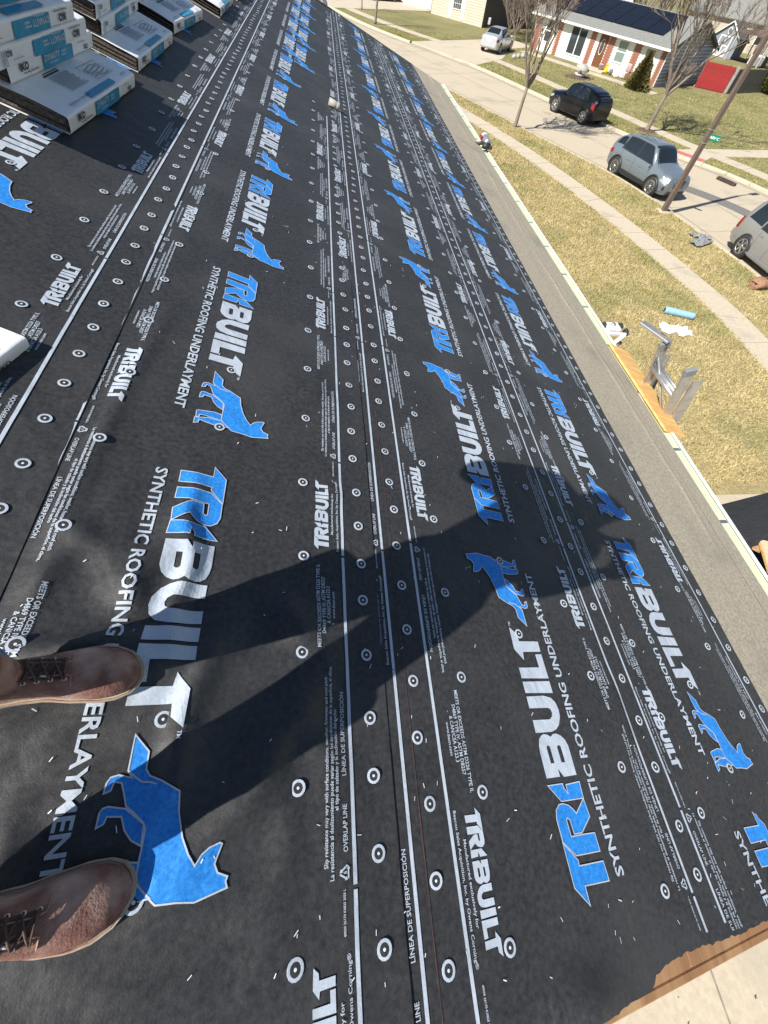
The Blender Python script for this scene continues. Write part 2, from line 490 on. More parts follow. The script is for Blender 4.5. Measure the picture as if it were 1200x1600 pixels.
# ------------------------------------------------------------------ ground, street, pavements
def smooth_line(pts, n=6):
    P = [Vector((x, y)) for x, y in pts]
    out = []
    for i in range(len(P) - 1):
        p0 = P[max(i - 1, 0)]; p1 = P[i]; p2 = P[i + 1]; p3 = P[min(i + 2, len(P) - 1)]
        for k in range(n):
            t = k / n
            out.append(0.5 * ((2 * p1) + (-p0 + p2) * t + (2 * p0 - 5 * p1 + 4 * p2 - p3) * t * t + (-p0 + 3 * p1 - 3 * p2 + p3) * t ** 3))
    out.append(P[-1])
    return out


def offset_line(P, d):
    out = []
    for i, p in enumerate(P):
        t = (P[min(i + 1, len(P) - 1)] - P[max(i - 1, 0)]).normalized()
        out.append(p + Vector((t.y, -t.x)) * d)
    return out


def strip(A, B, z0, z1=None, m=0, mb=None):
    "sheet between two polylines of equal length"
    mb = mb or MB()
    z1 = z0 if z1 is None else z1
    vs = [(p.x, p.y, z0) for p in A] + [(p.x, p.y, z1) for p in B]
    n = len(A)
    mb.add(vs, [(i, i + 1, n + i + 1, n + i) for i in range(n - 1)], m)
    return mb


def fix_up(o):
    me = o.data
    if me.polygons[0].normal.z < 0: me.flip_normals()
    return o


def arc_resample(P, step):
    out = [P[0]]; acc = 0.0
    for a, b in zip(P, P[1:]):
        L = (b - a).length; pos = 0.0
        while acc + (L - pos) >= step:
            pos += step - acc; acc = 0.0
            out.append(a + (b - a) * (pos / L))
        acc += L - pos
    return out


LZ = 0.10                       # lawns stand a kerb's height above the street
NEAR = smooth_line([(16.2, -60), (16.5, -20), (16.75, 0), (16.9, 8), (16.85, 13.8), (16.5, 17.3), (15.9, 20.8), (14.8, 24.8), (11.95, 30.8), (8.17, 39.3), (4.3, 48.0), (0.2, 57.5), (-5, 70), (-14, 92), (-40, 160)])
FAR = smooth_line([(26.4, -60), (26.2, -20), (26.0, 5), (25.7, 15), (24.9, 21.5), (23.4, 26.0), (20.9, 29.6), (18.4, 34.1), (16.3, 38.7), (12.5, 47.2), (7.9, 53.9), (4.2, 60.0), (0.8, 68), (-5, 82), (-15, 104), (-40, 165)])

mb = MB(); mb.add([(-600, -600, -0.06), (600, -600, -0.06), (600, 900, -0.06), (-600, 900, -0.06)], [(0, 1, 2, 3)])
tag(mb.build('ground', MT['lawn_far']), kind='structure')
A = arc_resample(NEAR, 2.0); nA = len(A)
fr = arc_resample(FAR, 2.0)
B = [fr[int(i * (len(fr) - 1) / (nA - 1))] for i in range(nA)]
street = tag(fix_up(strip(A, B, 0.0).build('street', MT['concrete'])), kind='structure')
# tar joints and an asphalt repair strip lie on the street
mb = MB()
for off, w in ((0.50, 0.05), (3.75, 0.04)):
    L1 = offset_line(NEAR, off); L2 = offset_line(NEAR, off + w)
    strip(L1, L2, 0.004, mb=mb)
for off, w in ((-0.45, 0.10), (-0.62, 0.03)):
    L1 = offset_line(FAR, off); L2 = offset_line(FAR, off + w)
    strip(L1, L2, 0.004, mb=mb)
for k in range(14):
    i = 20 + k * 4
    a = NEAR[min(i, len(NEAR) - 1)]
    if a.y < 0 or a.y > 75: continue
    b = min(FAR, key=lambda q: (q - a).length)
    P = [a + (b - a) * (t / 14) + Vector((random.uniform(-.12, .12), random.uniform(-.12, .12))) for t in range(15)]
    strip(P, offset_line(P, 0.025), 0.004, mb=mb)
o = fix_up(mb.build('street_joints', MT['tar'], street)); o['kind'] = 'stuff'
mb = MB()
P1 = smooth_line([(15.9, 24.9), (17.6, 24.0), (19.0, 22.9), (20.3, 20.9), (21.5, 17.5), (21.9, 12)])
strip(P1, offset_line(P1, -1.05), 0.007, mb=mb)
fix_up(mb.build('asphalt_repair', MT['patch'], street))

# lawns with a vertical edge, kerbs of separate stones
NB = offset_line(NEAR, -0.16); FB = offset_line(FAR, 0.16)
mb = MB()
lawnA = arc_resample(NB, 2.0)
strip(lawnA, [Vector((-90, p.y)) for p in lawnA], LZ, mb=mb)
tag(fix_up(mb.build('lawn', MT['lawn'])), kind='structure')
mb = MB()
lawnB = arc_resample(FB, 2.0)
strip(lawnB, [Vector((320, p.y + 40 * max(0, p.y - 60) / 60)) for p in lawnB], LZ, mb=mb)
tag(fix_up(mb.build('lawn_across_street', MT['lawn_far'])), kind='structure')


def kerb(P, side, name, gaps=()):
    par = empty(name); tag(par, kind='structure')
    Q = [p for p in arc_resample(P, 1.5) if -6 < p.y < 95]
    for i in range(len(Q) - 1):
        a, b = Q[i], Q[i + 1]
        c = (a + b) / 2
        if any(math.dist((c.x, c.y), (gx, gy)) < gr for gx, gy, gr in gaps): continue
        d = (b - a); L = d.length; d.normalize()
        n = Vector((d.y, -d.x)) * side
        mb = MB()
        M = Matrix(((d.x, n.x, 0, a.x), (d.y, n.y, 0, a.y), (0, 0, 1, 0), (0, 0, 0, 1)))
        mb.box((0.006, -0.004, -0.02), (L - 0.006, 0.17, LZ + 0.018), M=M, bev=0.02)
        mb.build('kerb_stone', MT['kerb'], par)


kerb(NEAR, -1, 'kerb')
kerb(FAR, 1, 'kerb_across_street', gaps=((10.2, 50.6, 4.0), (-1.5, 73.5, 4.0), (22.1, 25.3, 0.5)))


def walk(P, Q, name, step, z, ymax=70):
    par = empty(name); tag(par, kind='structure')
    PA = arc_resample(P, step); n = len(PA)
    for i in range(n - 1):
        a, b = PA[i], PA[i + 1]
        if a.y > ymax or a.y < -6: continue
        a2 = min(Q, key=lambda q: (q - a).length); b2 = min(Q, key=lambda q: (q - b).length)
        g = 0.012
        e = (b - a).normalized() * g
        dz = random.uniform(-0.003, 0.004)
        mb = MB()
        pts = [(a + e), (b - e), (b2 - e), (a2 + e)]
        vs = [(p.x, p.y, z + dz) for p in pts] + [(p.x, p.y, z - 0.08) for p in pts]
        fs = [(0, 1, 2, 3), (0, 4, 5, 1), (1, 5, 6, 2), (2, 6, 7, 3), (3, 7, 4, 0)]
        mb.add(vs, fs)
        o = mb.build('slab', MT['sidewalk'], par)
        if o.data.polygons[0].normal.z < 0: o.data.flip_normals()
    return par


SI = smooth_line([(12.6, -8), (12.85, 4), (12.97, 9.3), (12.9, 12.9), (11.85, 19.4), (10.35, 25.5), (8.5, 31.0), (5.2, 39.5), (1.5, 48), (-3, 58), (-8, 70)], 10)
SO = offset_line(SI, 1.15)
walk(SI, SO, 'sidewalk', 1.5, LZ + 0.012)
FSI = smooth_line([(29.0, -5), (28.6, 12), (27.3, 20.0), (25.3, 26.0), (23.0, 30.6), (20.25, 37.2), (17.55, 43.8), (14.7, 50.2), (10.8, 55.2), (7.2, 59.8), (3.2, 66.5), (-1, 76)], 10)
FSO = offset_line(FSI, 1.2)
walk(FSI, FSO, 'sidewalk_across_street', 1.5, LZ + 0.012, 74)


PAVED = []


def slab_poly(name, poly, z, m, parent=None, thick=0.12):
    PAVED.append(poly)
    mb = MB(); mb.prism(poly, z - thick, z)
    o = mb.build(name, m, parent)
    if not parent: tag(o, kind='structure')
    return o


dw_ = slab_poly('driveway', [(-6, -14), (16.85, -14), (16.75, 4.2), (-6, 4.15)], LZ + 0.018, MT['concrete'])
for (a_, b_) in (((4.2, -14), (4.3, 4.1)), ((10.5, -14), (10.6, 4.1)), ((-6, -3.35), (16.8, -3.3)), ((-6, 0.6), (16.8, 0.55))):
    A_, B_ = Vector(a_), Vector(b_); n_ = Vector(((B_ - A_).y, -(B_ - A_).x)).normalized() * 0.012
    mb = MB(); mb.add([(*(A_ - n_), LZ + 0.022), (*(A_ + n_), LZ + 0.022), (*(B_ + n_), LZ + 0.022), (*(B_ - n_), LZ + 0.022)], [(0, 1, 2, 3)]); mb.build('control_joint', MT['tar'], dw_)
slab_poly('driveway_across_street', [(12.55, 47.3), (8.0, 53.95), (20.0, 63.5), (21.5, 60.2), (18.3, 57.3), (16.0, 51.6)], LZ + 0.022, MT['sidewalk'])
slab_poly('driveway_by_garage', [(1.2, 67.0), (-3.0, 76.2), (10.0, 84.0), (13.2, 75.6)], LZ + 0.022, MT['sidewalk'])
slab_poly('garden_path', [(20.95, 29.75), (22.3, 28.0), (23.9, 29.4), (32, 31.2), (44, 32.0), (44, 33.4), (31, 32.5), (23.4, 30.6)], LZ + 0.017, MT['sidewalk'])
slab_poly('front_walk', [(19.2, 56.9), (20.3, 57.6), (28.6, 45.75), (27.6, 45.0)], LZ + 0.02, MT['sidewalk'])
slab_poly('tactile_pad', [(20.95, 29.72), (22.25, 28.05), (22.75, 28.45), (21.5, 30.0)], LZ + 0.03, MT['red_pad'])
# storm drain in the far kerb
dr = empty('storm_drain', (22.15, 25.25, 0), R(-63), 'rusty cast iron storm drain set into the kerb across the street', 'drain')
mb = MB(); mb.box((-0.55, -0.02, -0.05), (0.55, 0.24, 0.125), bev=0.015); mb.build('frame', MT['drain'], dr)
for k in range(6):
    mb = MB(); mb.box((-0.46 + k * 0.16, -0.05, 0.01), (-0.36 + k * 0.16, 0.18, 0.135), bev=0.01); mb.build('bar', MT['steel_dark'], dr)


# grass blades
def inside(p, poly):
    x, y = p; c = False
    for i in range(len(poly)):
        x1, y1 = poly[i]; x2, y2 = poly[i - 1]
        if (y1 > y) != (y2 > y) and x < (x2 - x1) * (y - y1) / (y2 - y1) + x1: c = not c
    return c


def band(A, B): return [(p.x, p.y) for p in A] + [(p.x, p.y) for p in reversed(B)]


def sub(P, y0, y1): return [p for p in P if y0 <= p.y <= y1]


def grass(name, polys, count, hmin, hmax, w, m, label, weight=None):
    rng = np.random.default_rng(3)
    V = []
    tot = 0
    areas = []
    for q in polys:
        a = 0
        for i in range(len(q)): a += q[i - 1][0] * q[i][1] - q[i][0] * q[i - 1][1]
        areas.append(abs(a) / 2)
    S = sum(areas)
    pts = []
    for q, ar in zip(polys, areas):
        n = int(count * ar / S)
        xs = [p[0] for p in q]; ys = [p[1] for p in q]
        k = 0
        while k < n:
            X = rng.uniform(min(xs), max(xs), n); Y = rng.uniform(min(ys), max(ys), n)
            c = np.zeros(n, bool)
            for i in range(len(q)):
                x1, y1 = q[i]; x2, y2 = q[i - 1]
                if y1 == y2: continue
                cond = ((y1 > Y) != (y2 > Y)) & (X < (x2 - x1) * (Y - y1) / (y2 - y1) + x1)
                c ^= cond
            s = np.stack([X[c], Y[c]], 1)[:n - k]
            pts.append(s); k += len(s)
    P = np.concatenate(pts)
    keep = np.ones(len(P), bool)
    for q in PAVED:
        c = np.zeros(len(P), bool)
        for i in range(len(q)):
            x1, y1 = q[i]; x2, y2 = q[i - 1]
            if y1 == y2: continue
            c ^= ((y1 > P[:, 1]) != (y2 > P[:, 1])) & (P[:, 0] < (x2 - x1) * (P[:, 1] - y1) / (y2 - y1) + x1)
        keep &= ~c
    dn = np.array([noise.noise((p[0] * 0.9, p[1] * 0.9, 4.0)) + 0.5 * noise.noise((p[0] * 3.1, p[1] * 3.1, 1.0)) for p in P])
    keep &= (dn + rng.uniform(-0.9, 0.9, len(P))) > -0.55          # thin, balding patches
    P = P[keep]; n = len(P)
    ang = rng.uniform(0, 6.283, n); hh = rng.uniform(hmin, hmax, n); lean = rng.uniform(0.3, 1.3, n) * hh
    la = rng.uniform(0, 6.283, n)
    dx = np.cos(ang) * w / 2; dy = np.sin(ang) * w / 2
    v = np.empty((n, 3, 3))
    v[:, 0] = np.stack([P[:, 0] - dx, P[:, 1] - dy, np.full(n, LZ)], 1)
    v[:, 1] = np.stack([P[:, 0] + dx, P[:, 1] + dy, np.full(n, LZ)], 1)
    v[:, 2] = np.stack([P[:, 0] + np.cos(la) * lean, P[:, 1] + np.sin(la) * lean, LZ + hh], 1)
    me = bpy.data.meshes.new(name)
    me.vertices.add(3 * n); me.vertices.foreach_set('co', v.reshape(-1))
    me.loops.add(3 * n); me.loops.foreach_set('vertex_index', np.arange(3 * n, dtype=np.int32))
    me.polygons.add(n); me.polygons.foreach_set('loop_start', np.arange(0, 3 * n, 3, dtype=np.int32))
    me.update(calc_edges=True)
    me.materials.append(m)
    o = link(name, me)
    tag(o, label, 'grass', kind='stuff')


yard = [(7.4, 4.3)] + [(p.x + 0.04, p.y) for p in sub(SI, 4.3, 44)] + [(-2, 44), (6.6, 26)]
NBs = sub(offset_line(NEAR, -0.15), 4.3, 46)
SOs = sub(offset_line(SI, 1.11), 4.3, 46)
grass('grass', [yard], 150000, 0.025, 0.085, 0.026, MT['blade'], 'straw coloured dormant grass of the front yard')
grass('verge_grass', [band(SOs, NBs)], 70000, 0.025, 0.085, 0.026, MT['blade'], 'dormant grass verge between sidewalk and kerb')
FBs = sub(offset_line(FAR, 0.22), 20, 60)
FSs = sub(offset_line(FSI, -0.08), 20, 60)
grass('far_verge_grass', [band(FBs, FSs)], 40000, 0.03, 0.08, 0.035, MT['blade_far'], 'greenish verge grass across the street', None)
FS2 = sub(offset_line(FSI, 1.28), 22, 62)
grass('far_yard_grass', [[(p.x, p.y) for p in FS2] + [(20.5, 58.5), (28.3, 45.5), (36, 49), (48, 52), (48, 34)]], 60000, 0.03, 0.09, 0.04, MT['blade_far'], 'greenish grass of the yards across the street')

# fallen leaves on the grass and roofing crumbs on the driveway
def litter(name, n, x0, x1, y0, y1, z, size, m, label, cat, test=None):
    rg = random.Random(n); mb = MB(); k = 0
    while k < n:
        x = rg.uniform(x0, x1); y = rg.uniform(y0, y1)
        if test and not test(x, y): continue
        k += 1
        a = rg.uniform(0, 6.3); s = size * rg.uniform(0.4, 1.3)
        c, sn = math.cos(a) * s, math.sin(a) * s
        mb.add([(x - c, y - sn, z + rg.uniform(0.004, 0.03)), (x + sn * 0.5, y - c * 0.5, z + 0.004), (x + c, y + sn, z + rg.uniform(0.004, 0.03)), (x - sn * 0.5, y + c * 0.5, z + 0.008)], [(0, 1, 2, 3)])
    tag(mb.build(name, m), label, cat, kind='stuff')


SIp = [(p.x, p.y) for p in sub(SI, -6, 44)]
litter('leaf_litter', 900, 7.5, 16.6, 4.4, 34, LZ + 0.03, 0.035, MT['litter'], 'dry leaves scattered over the front lawn', 'leaves', lambda x, y: inside((x, y), yard) or inside((x, y), band(SOs, NBs)))
litter('roofing_crumbs', 260, 2.8, 9.5, -4.0, 4.0, LZ + 0.019, 0.018, MT['shingle'], 'dark roofing crumbs scattered on the driveway', 'crumbs')

# ------------------------------------------------------------------ the house under the roof
U0, U1 = -0.605, 13.16
V_RIDGE, V_EAVE = -2.75, 3.22
house = tag(empty('house', (0, 6.3, 0)), 'house being re-roofed under black underlayment, seen from its roof', 'house')
Mi = Matrix.Translation((0, -6.3, 0))


def roofM(u=0, v=0, n=0):
    "axes: x down the slope, y along the eave, z off the deck"
    p = RP(u, v, n)
    return Matrix(((SV.x, EV.x, NV.x, p.x), (SV.y, EV.y, NV.y, p.y), (SV.z, EV.z, NV.z, p.z), (0, 0, 0, 1)))


mb = MB(); mb.box((V_RIDGE, U0 + 0.012, -0.014), (V_EAVE, U1, 0), M=roofM())
mb.build('roof_deck', MT['ply_face'], house, Mi)
ridge = RP(0, V_RIDGE)
mb = MB()
SV2 = Vector((-SV.x, 0, SV.z)); NV2 = Vector((-NV.x, 0, NV.z))
M2 = Matrix(((SV2.x, 0, NV2.x, ridge.x), (0, 1, 0, ridge.y), (SV2.z, 0, NV2.z, ridge.z), (0, 0, 0, 1)))
mb.box((0.0, U0 + 0.012, -0.014), (6.2, U1, 0), M=M2)
mb.build('rear_roof_deck', MT['ply_face'], house, Mi)
ex = RP(0, V_EAVE)
mb = MB(); mb.box((ex.x - 8.4, U0 + 0.15, 0.05), (ex.x - 0.35, U1 - 0.15, ex.z - 0.12))
mb.build('wall', MT['siding_tan'], house, Mi)
mb = MB(); mb.box((ex.x - 0.035, U0, ex.z - 0.19), (ex.x - 0.012, U1, ex.z - 0.018)); mb.build('fascia', MT['white_paint'], house, Mi)
mb = MB(); mb.box((ex.x - 0.36, U0 + 0.02, ex.z - 0.15), (ex.x - 0.04, U1 - 0.02, ex.z - 0.14)); mb.build('soffit', MT['white_paint'], house, Mi)
# gutter: open trough of pale metal with a rolled white lip
gut = empty('gutter', (0, 0, 0)); gut.parent = house; gut.matrix_local = Mi
gx = ex.x - 0.006; gz = ex.z - 0.006
mb = MB()
for (x0, z0, x1, z1) in ((gx, gz, gx + 0.003, gz - 0.10), (gx + 0.003, gz - 0.018, gx + 0.104, gz - 0.015), (gx + 0.102, gz - 0.10, gx + 0.105, gz - 0.012)):
    mb.box((x0, U0 - 0.02, min(z0, z1)), (x1, U1 + 0.03, max(z0, z1)))
mb.build('trough', MT['gutter_in'], gut)
mb = MB(); mb.box((gx + 0.1045, U0 - 0.02, gz - 0.105), (gx + 0.109, U1 + 0.03, gz - 0.010)); mb.build('seam', MT['black_plastic'], gut)
mb = MB(); mb.box((gx + 0.1095, U0 - 0.02, gz - 0.11), (gx + 0.140, U1 + 0.03, gz - 0.006), bev=0.006); mb.build('lip', MT['white_paint'], gut)
for k in range(20):
    u = -0.2 + k * 0.68
    mb = MB(); mb.box((gx + 0.0035, u, gz - 0.0145), (gx + 0.101, u + 0.028, gz - 0.0125)); mb.box((gx + 0.0035, u + 0.006, gz - 0.0124), (gx + 0.101, u + 0.010, gz - 0.006))
    mb.build('hanger', MT['metal'], gut)
for k, u in enumerate((2.42, 7.3, 11.4)):
    mb = MB(); mb.box((gx + 0.004, u, gz - 0.0148), (gx + 0.1015, u + 0.10, gz - 0.0130)); mb.build('joint_cover', MT['white_paint'], gut)
# near rake: two layers of sawn boarding left bare by the torn sheet
mb = MB(); mb.box((V_RIDGE, U0 - 0.010, -0.05), (V_EAVE, U0 + 0.010, 0.002), M=roofM(), bev=0.003); mb.build('rake_board', MT['ply_edge'], house, Mi)
rng = random.Random(5)
for k in range(7):
    a = -1.0 + k * 0.6
    mb = MB(); mb.box((a + 0.003, U0 + 0.013, 0.0005), (a + 0.597, U0 + 0.16, 0.0030 + rng.uniform(0, .0012)), M=roofM()); mb.build('edge_board', MT['ply_edge'], house, Mi)
mb = MB(); mb.box((V_RIDGE, U1 + 0.002, -0.09), (V_EAVE, U1 + 0.024, 0.004), M=roofM()); mb.build('far_rake_board', MT['white_paint'], house, Mi)

# granule membrane along the eave, in two lapped courses
mem = tag(empty('eave_membrane', RP(6, 2.85, 0)), 'grey granule ice membrane strip along the eave beside the gutter', 'roofing membrane')
Mm = Matrix.Translation(-RP(6, 2.85, 0))


def sheet_grid(us, vs, h, vedge=None):
    verts = []; n = len(vs)
    for u in us:
        for v in vs:
            verts.append(tuple(RP(u, v, h(u, v))))
    fs = [(i * n + j, i * n + j + 1, (i + 1) * n + j + 1, (i + 1) * n + j) for i in range(len(us) - 1) for j in range(n - 1)]
    return verts, fs


def frange(a, b, s):
    n = max(1, int(round((b - a) / s)))
    return [a + (b - a) * i / n for i in range(n + 1)]


def memh(u, v): return 0.0045 + 0.0025 * max(0, noise.noise((u * 1.2, v * 3, 3))) + 0.017 * max(0, 0.30 + noise.noise((u * 0.9, 9, 2))) * math.exp(-((v - 2.95 - 0.025 * math.sin(u * 0.9) - 0.03 * noise.noise((u * 2.5, 1, 1))) / 0.018) ** 2)


mb = MB(); vv, ff = sheet_grid(frange(U0 + 0.012, U1, 0.05), frange(2.30, 3.235, 0.0125), memh); mb.add(vv, ff, 0, True)
o = mb.build('granule_sheet', MT['granule'], mem, Mm)
if o.data.polygons[0].normal.z < 0: o.data.flip_normals()
mb = MB(); vv, ff = sheet_grid(frange(U0 + 0.012, U1, 0.3), [3.06, 3.066], lambda u, v: 0.0125); mb.add(vv, ff)
o = mb.build('selvage_line', MT['kerb'], mem, Mm)
mb = MB(); us = frange(-0.4, 9, 0.1); P = []
for a in us: P += [RP(a, 2.79 + 0.004 * noise.noise((a * 2, 1, 1)), memh(a, 2.79) + 0.002), RP(a, 2.795 + 0.004 * noise.noise((a * 2, 1, 1)), memh(a, 2.795) + 0.002)]
mb.add(P, [(2 * i, 2 * i + 1, 2 * i + 3, 2 * i + 2) for i in range(len(us) - 1)])
o = mb.build('chalk_line', MT['chalk_pale'], mem, Mm)
# ------------------------------------------------------------------ underlayment sheets
def sstep(a, b, x):
    t = min(1.0, max(0.0, (x - a) / (b - a)))
    return t * t * (3 - 2 * t)


TEAR = [(-9, -0.60), (0.70, -0.585), (0.90, -0.576), (1.02, -0.588), (1.14, -0.590), (1.215, -0.590), (1.245, -0.569), (1.313, -0.558), (1.44, -0.560), (1.66, -0.575), (1.84, -0.574), (2.7, -0.57), (9, -0.57)]


def tear(v):
    for (a, b), (c, d) in zip(TEAR, TEAR[1:]):
        if a <= v <= c: return b + (d - b) * (v - a) / (c - a) + 0.006 * noise.noise((v * 40, 0, 2)) + 0.004 * noise.noise((v * 110, 0, 4))
    return -0.56


FOLDS = []
_fr = random.Random(17)
for _k in range(26):
    near = _k < 18
    FOLDS.append((_fr.uniform(-0.58, 0.55) if near else _fr.uniform(-0.5, 1.6), _fr.uniform(-0.42, 0.34) if near else _fr.uniform(-0.3, 1.5),
                  _fr.gauss(0.25, 0.55), _fr.uniform(0.10, 0.26), _fr.uniform(0.028, 0.050), _fr.uniform(0.013, 0.025) * (1.0 if near else 0.4)))


def folds(u, v):
    r = 0.0
    for (fu, fv, fa, fl, fw, fh) in FOLDS:
        du = u - fu; dv = v - fv
        if abs(du) > 0.6 or abs(dv) > 0.6: continue
        c = math.cos(fa); s = math.sin(fa)
        a = du * c + dv * s; b = -du * s + dv * c + 0.25 * a * a + 0.012 * math.sin(a * 22 + fu * 9)
        if abs(b) < 0.14: r += fh * math.exp(-(a / fl) ** 2 - (b / fw) ** 2)
    return r


class Sheet:
    def __init__(s, name, label, v0, v1, n0, seed, amp, vis0, patches=None):
        s.v0, s.v1, s.n0, s.seed, s.amp, s.vis0 = v0, v1, n0, seed, amp, vis0
        s.patches = patches or [(-0.59, 13.14, v0, v1)]
        mb = MB()
        for (ua, ub, va, vb) in s.patches:
            if ua < 0: us = frange(ua, 0.8, 0.014) + frange(0.8, 3.2, 0.025)[1:] + frange(3.2, ub, 0.2)[1:]
            else: us = frange(ua, ub, 0.2)
            vs = frange(va, vb, 0.015)
            n = len(vs); verts = []
            for u in us:
                for j, v in enumerate(vs):
                    uu = u
                    if u < -0.40 and ua < 0:
                        t = tear(v)
                        uu = -0.40 + (u + 0.40) * (-0.40 - t) / (-0.40 + 0.59)
                    if u > 13.0: uu = u + 0.012 * noise.noise((v * 5, 0, s.seed))
                    vvv = v
                    if j == n - 1: vvv = v + 0.004 * noise.noise((u * 1.5, s.seed, 0)) + 0.002 * noise.noise((u * 9, s.seed, 0))
                    verts.append(tuple(RP(uu, vvv, s.h(uu, vvv))))
            fs = [(i * n + j, i * n + j + 1, (i + 1) * n + j + 1, (i + 1) * n + j) for i in range(len(us) - 1) for j in range(n - 1)]
            mb.add(verts, fs, 0, True)
        s.o = mb.build(name, MT['sheet'])
        if s.o.data.polygons[0].normal.z < 0: s.o.data.flip_normals()
        tag(s.o, label, 'underlayment sheet', 'courses of synthetic roofing underlayment')

    def h(s, u, v):
        f = sstep(3.1, 1.0, u) * sstep(s.vis0 - 0.01, s.vis0 + 0.10, v)
        g = 1 - 0.8 * sstep(s.v1 - 0.16, s.v1 - 0.03, v)
        r = s.n0
        if f > 0:
            nl = sstep(0.75, -0.1, u) * sstep(0.42, -0.05, v)
            k = s.amp * (1.0 + 1.1 * nl)
            a = noise.noise((u * 2.1 + s.seed, v * 2.6, 0.5))
            b = 1 - abs(noise.noise((u * 5.2, v * 2.2 + s.seed, 1.7))) * 2.2
            c = noise.noise((u * 12, v * 7, s.seed))
            r += f * g * k * max(0.0, 0.5 + 0.55 * a + 0.40 * b * sstep(-0.2, 0.4, a) + 0.16 * c)
            if nl > 0.02:      # slack folds around the standing feet
                w1 = noise.noise((u * 3.4 + v * 1.5, v * 1.6 - u * 0.6, 8.1)); w2 = noise.noise((u * 7.5 - v * 2.0, v * 4.0, 3.6))
                r += g * f * nl * (0.010 * max(0.0, 1 - abs(w1) * 3.2) ** 1.5 + 0.005 * max(0.0, 1 - abs(w2) * 3.0))
            if s.amp > 0: r += g * f * folds(u, v)
            # lifted lower edge here and there
            e = sstep(s.v1 - 0.10, s.v1, v) * max(0.0, noise.noise((u * 1.9 + s.seed * 3, 4.2, 0)) - 0.22)
            r += f * 0.007 * e
        if s.seed == 3.3:        # the torn end curls up by the rake
            r += 0.035 * math.exp(-((u + 0.56) / 0.06) ** 2 - ((v - 0.98) / 0.10) ** 2) * sstep(-0.40, -0.47, u)
        if s.seed == 2.2:        # long fold beside the upper lap
            r += 0.011 * math.exp(-((v + 0.345 + 0.03 * math.sin(u * 2.4) - 0.015 * u) / 0.028) ** 2) * sstep(1.75, 1.2, u) * sstep(0.15, 0.5, u)
        return r


S1 = Sheet('underlayment_sheet', 'black underlayment course under the shingle bundles, uppermost in view', -1.52, -0.424, 0.0170, 1.1, 0.004, -1.5)
S2 = Sheet('underlayment_sheet', 'black underlayment course the booted feet stand on', -0.56, 0.517, 0.0148, 2.2, 0.011, -0.43,
           [(-0.57, 5.88, -0.56, 0.517), (5.88, 13.14, -0.56, 0.0)])
S3a = Sheet('underlayment_sheet', 'narrow strip of underlayment carrying the red chalk line between two wide courses', -0.16, 0.668, 0.0126, 7.7, 0.0, 0.52)
S3 = Sheet('underlayment_sheet', 'black underlayment course with the torn end below the chalk line', 0.57, 1.602, 0.0106, 3.3, 0.0042, 0.665)
S4 = Sheet('underlayment_sheet', 'lowest black underlayment course bordering the grey eave membrane', 1.48, 2.50, 0.0084, 4.4, 0.0030, 1.60)
S0 = Sheet('underlayment_sheet', 'black underlayment course by the ridge behind the bundle stacks', -2.74, -1.43, 0.0190, 5.5, 0.0, -2.7)

# ------------------------------------------------------------------ print on the sheets (traced in millimetres)
G_T = [(37, 3), (42, 98), (2, 98), (44, 137), (139, 137), (96, 98), (84, 99), (80, 4)]
G_R = [(102, 4), (106, 100), (141, 136), (192, 137), (213, 130), (225, 113), (225, 96), (219, 77), (208, 63), (197, 54), (228, 9), (183, 5), (151, 54), (152, 85), (185, 87), (191, 94), (187, 100), (148, 99), (147, 53), (144, 4)]
G_I = [(229, 8), (231, 100), (274, 138), (273, 77), (262, 76), (247, 65), (269, 64), (271, 5)]
G_B = [(289, 7), (289, 62), (312, 78), (291, 78), (292, 134), (360, 134), (378, 131), (396, 124), (406, 110), (409, 99), (406, 84), (399, 72), (406, 60), (407, 46), (400, 28), (387, 14), (369, 7)]
G_B1 = [(326, 40), (327, 56), (369, 57), (373, 53), (374, 47), (370, 41)]
G_B2 = [(328, 86), (328, 101), (370, 102), (376, 98), (376, 92), (372, 87)]
G_U = [(522, 131), (522, 54), (514, 23), (499, 8), (477, 3), (455, 6), (430, 22), (418, 40), (413, 61), (414, 131), (451, 130), (449, 55), (457, 42), (469, 37), (479, 40), (484, 50), (486, 131)]
G_I2 = [(569, 131), (568, 7), (529, 7), (533, 131)]
G_L = [(615, 131), (615, 36), (660, 37), (661, 7), (577, 6), (580, 130)]
G_T2 = [(758, 128), (734, 99), (707, 97), (707, 6), (670, 7), (669, 92), (640, 97), (678, 130)]
D_MAIN = [(764, 38), (797, 70), (828, 71), (841, 81), (852, 106), (873, 141), (910, 146), (951, 159), (979, 174), (999, 189), (983, 199), (974, 212), (969, 231), (972, 236), (1003, 226), (1018, 234), (1027, 254), (1034, 251), (1044, 255), (1055, 197), (1049, 165), (1046, 129), (1035, 117), (1007, 90), (979, 89), (951, 90), (927, 90), (917, 84), (900, 64), (888, 48), (864, 39), (848, 32), (845, 19), (859, 16), (863, 5), (846, 6), (837, 11), (834, 24), (841, 48), (828, 39)]
D_HIND = [(892, 48), (920, 86), (954, 88), (943, 69), (926, 54), (904, 44), (901, 19), (912, 16), (917, 5), (894, 5), (887, 9), (885, 18), (889, 34)]
D_FORE = [(979, 89), (974, 63), (977, 38), (981, 11), (985, 6), (1015, 8), (1012, 17), (1001, 19), (999, 31), (1004, 62), (1009, 90)]
D_FORE2 = [(1009, 90), (1034, 118), (1037, 91), (1036, 66), (1030, 41), (1025, 20), (1039, 19), (1045, 5), (1018, 5), (1014, 22), (1007, 47), (1009, 68)]
PM = [MT['print_white'], MT['print_blue']]
mm = 0.001
F_word = Flat()
for g in (G_T, G_R, G_I):
    F_word.poly(g, 1, 0, sc=mm); F_word.line(g, 0.0028, 0, 1, sc=mm)
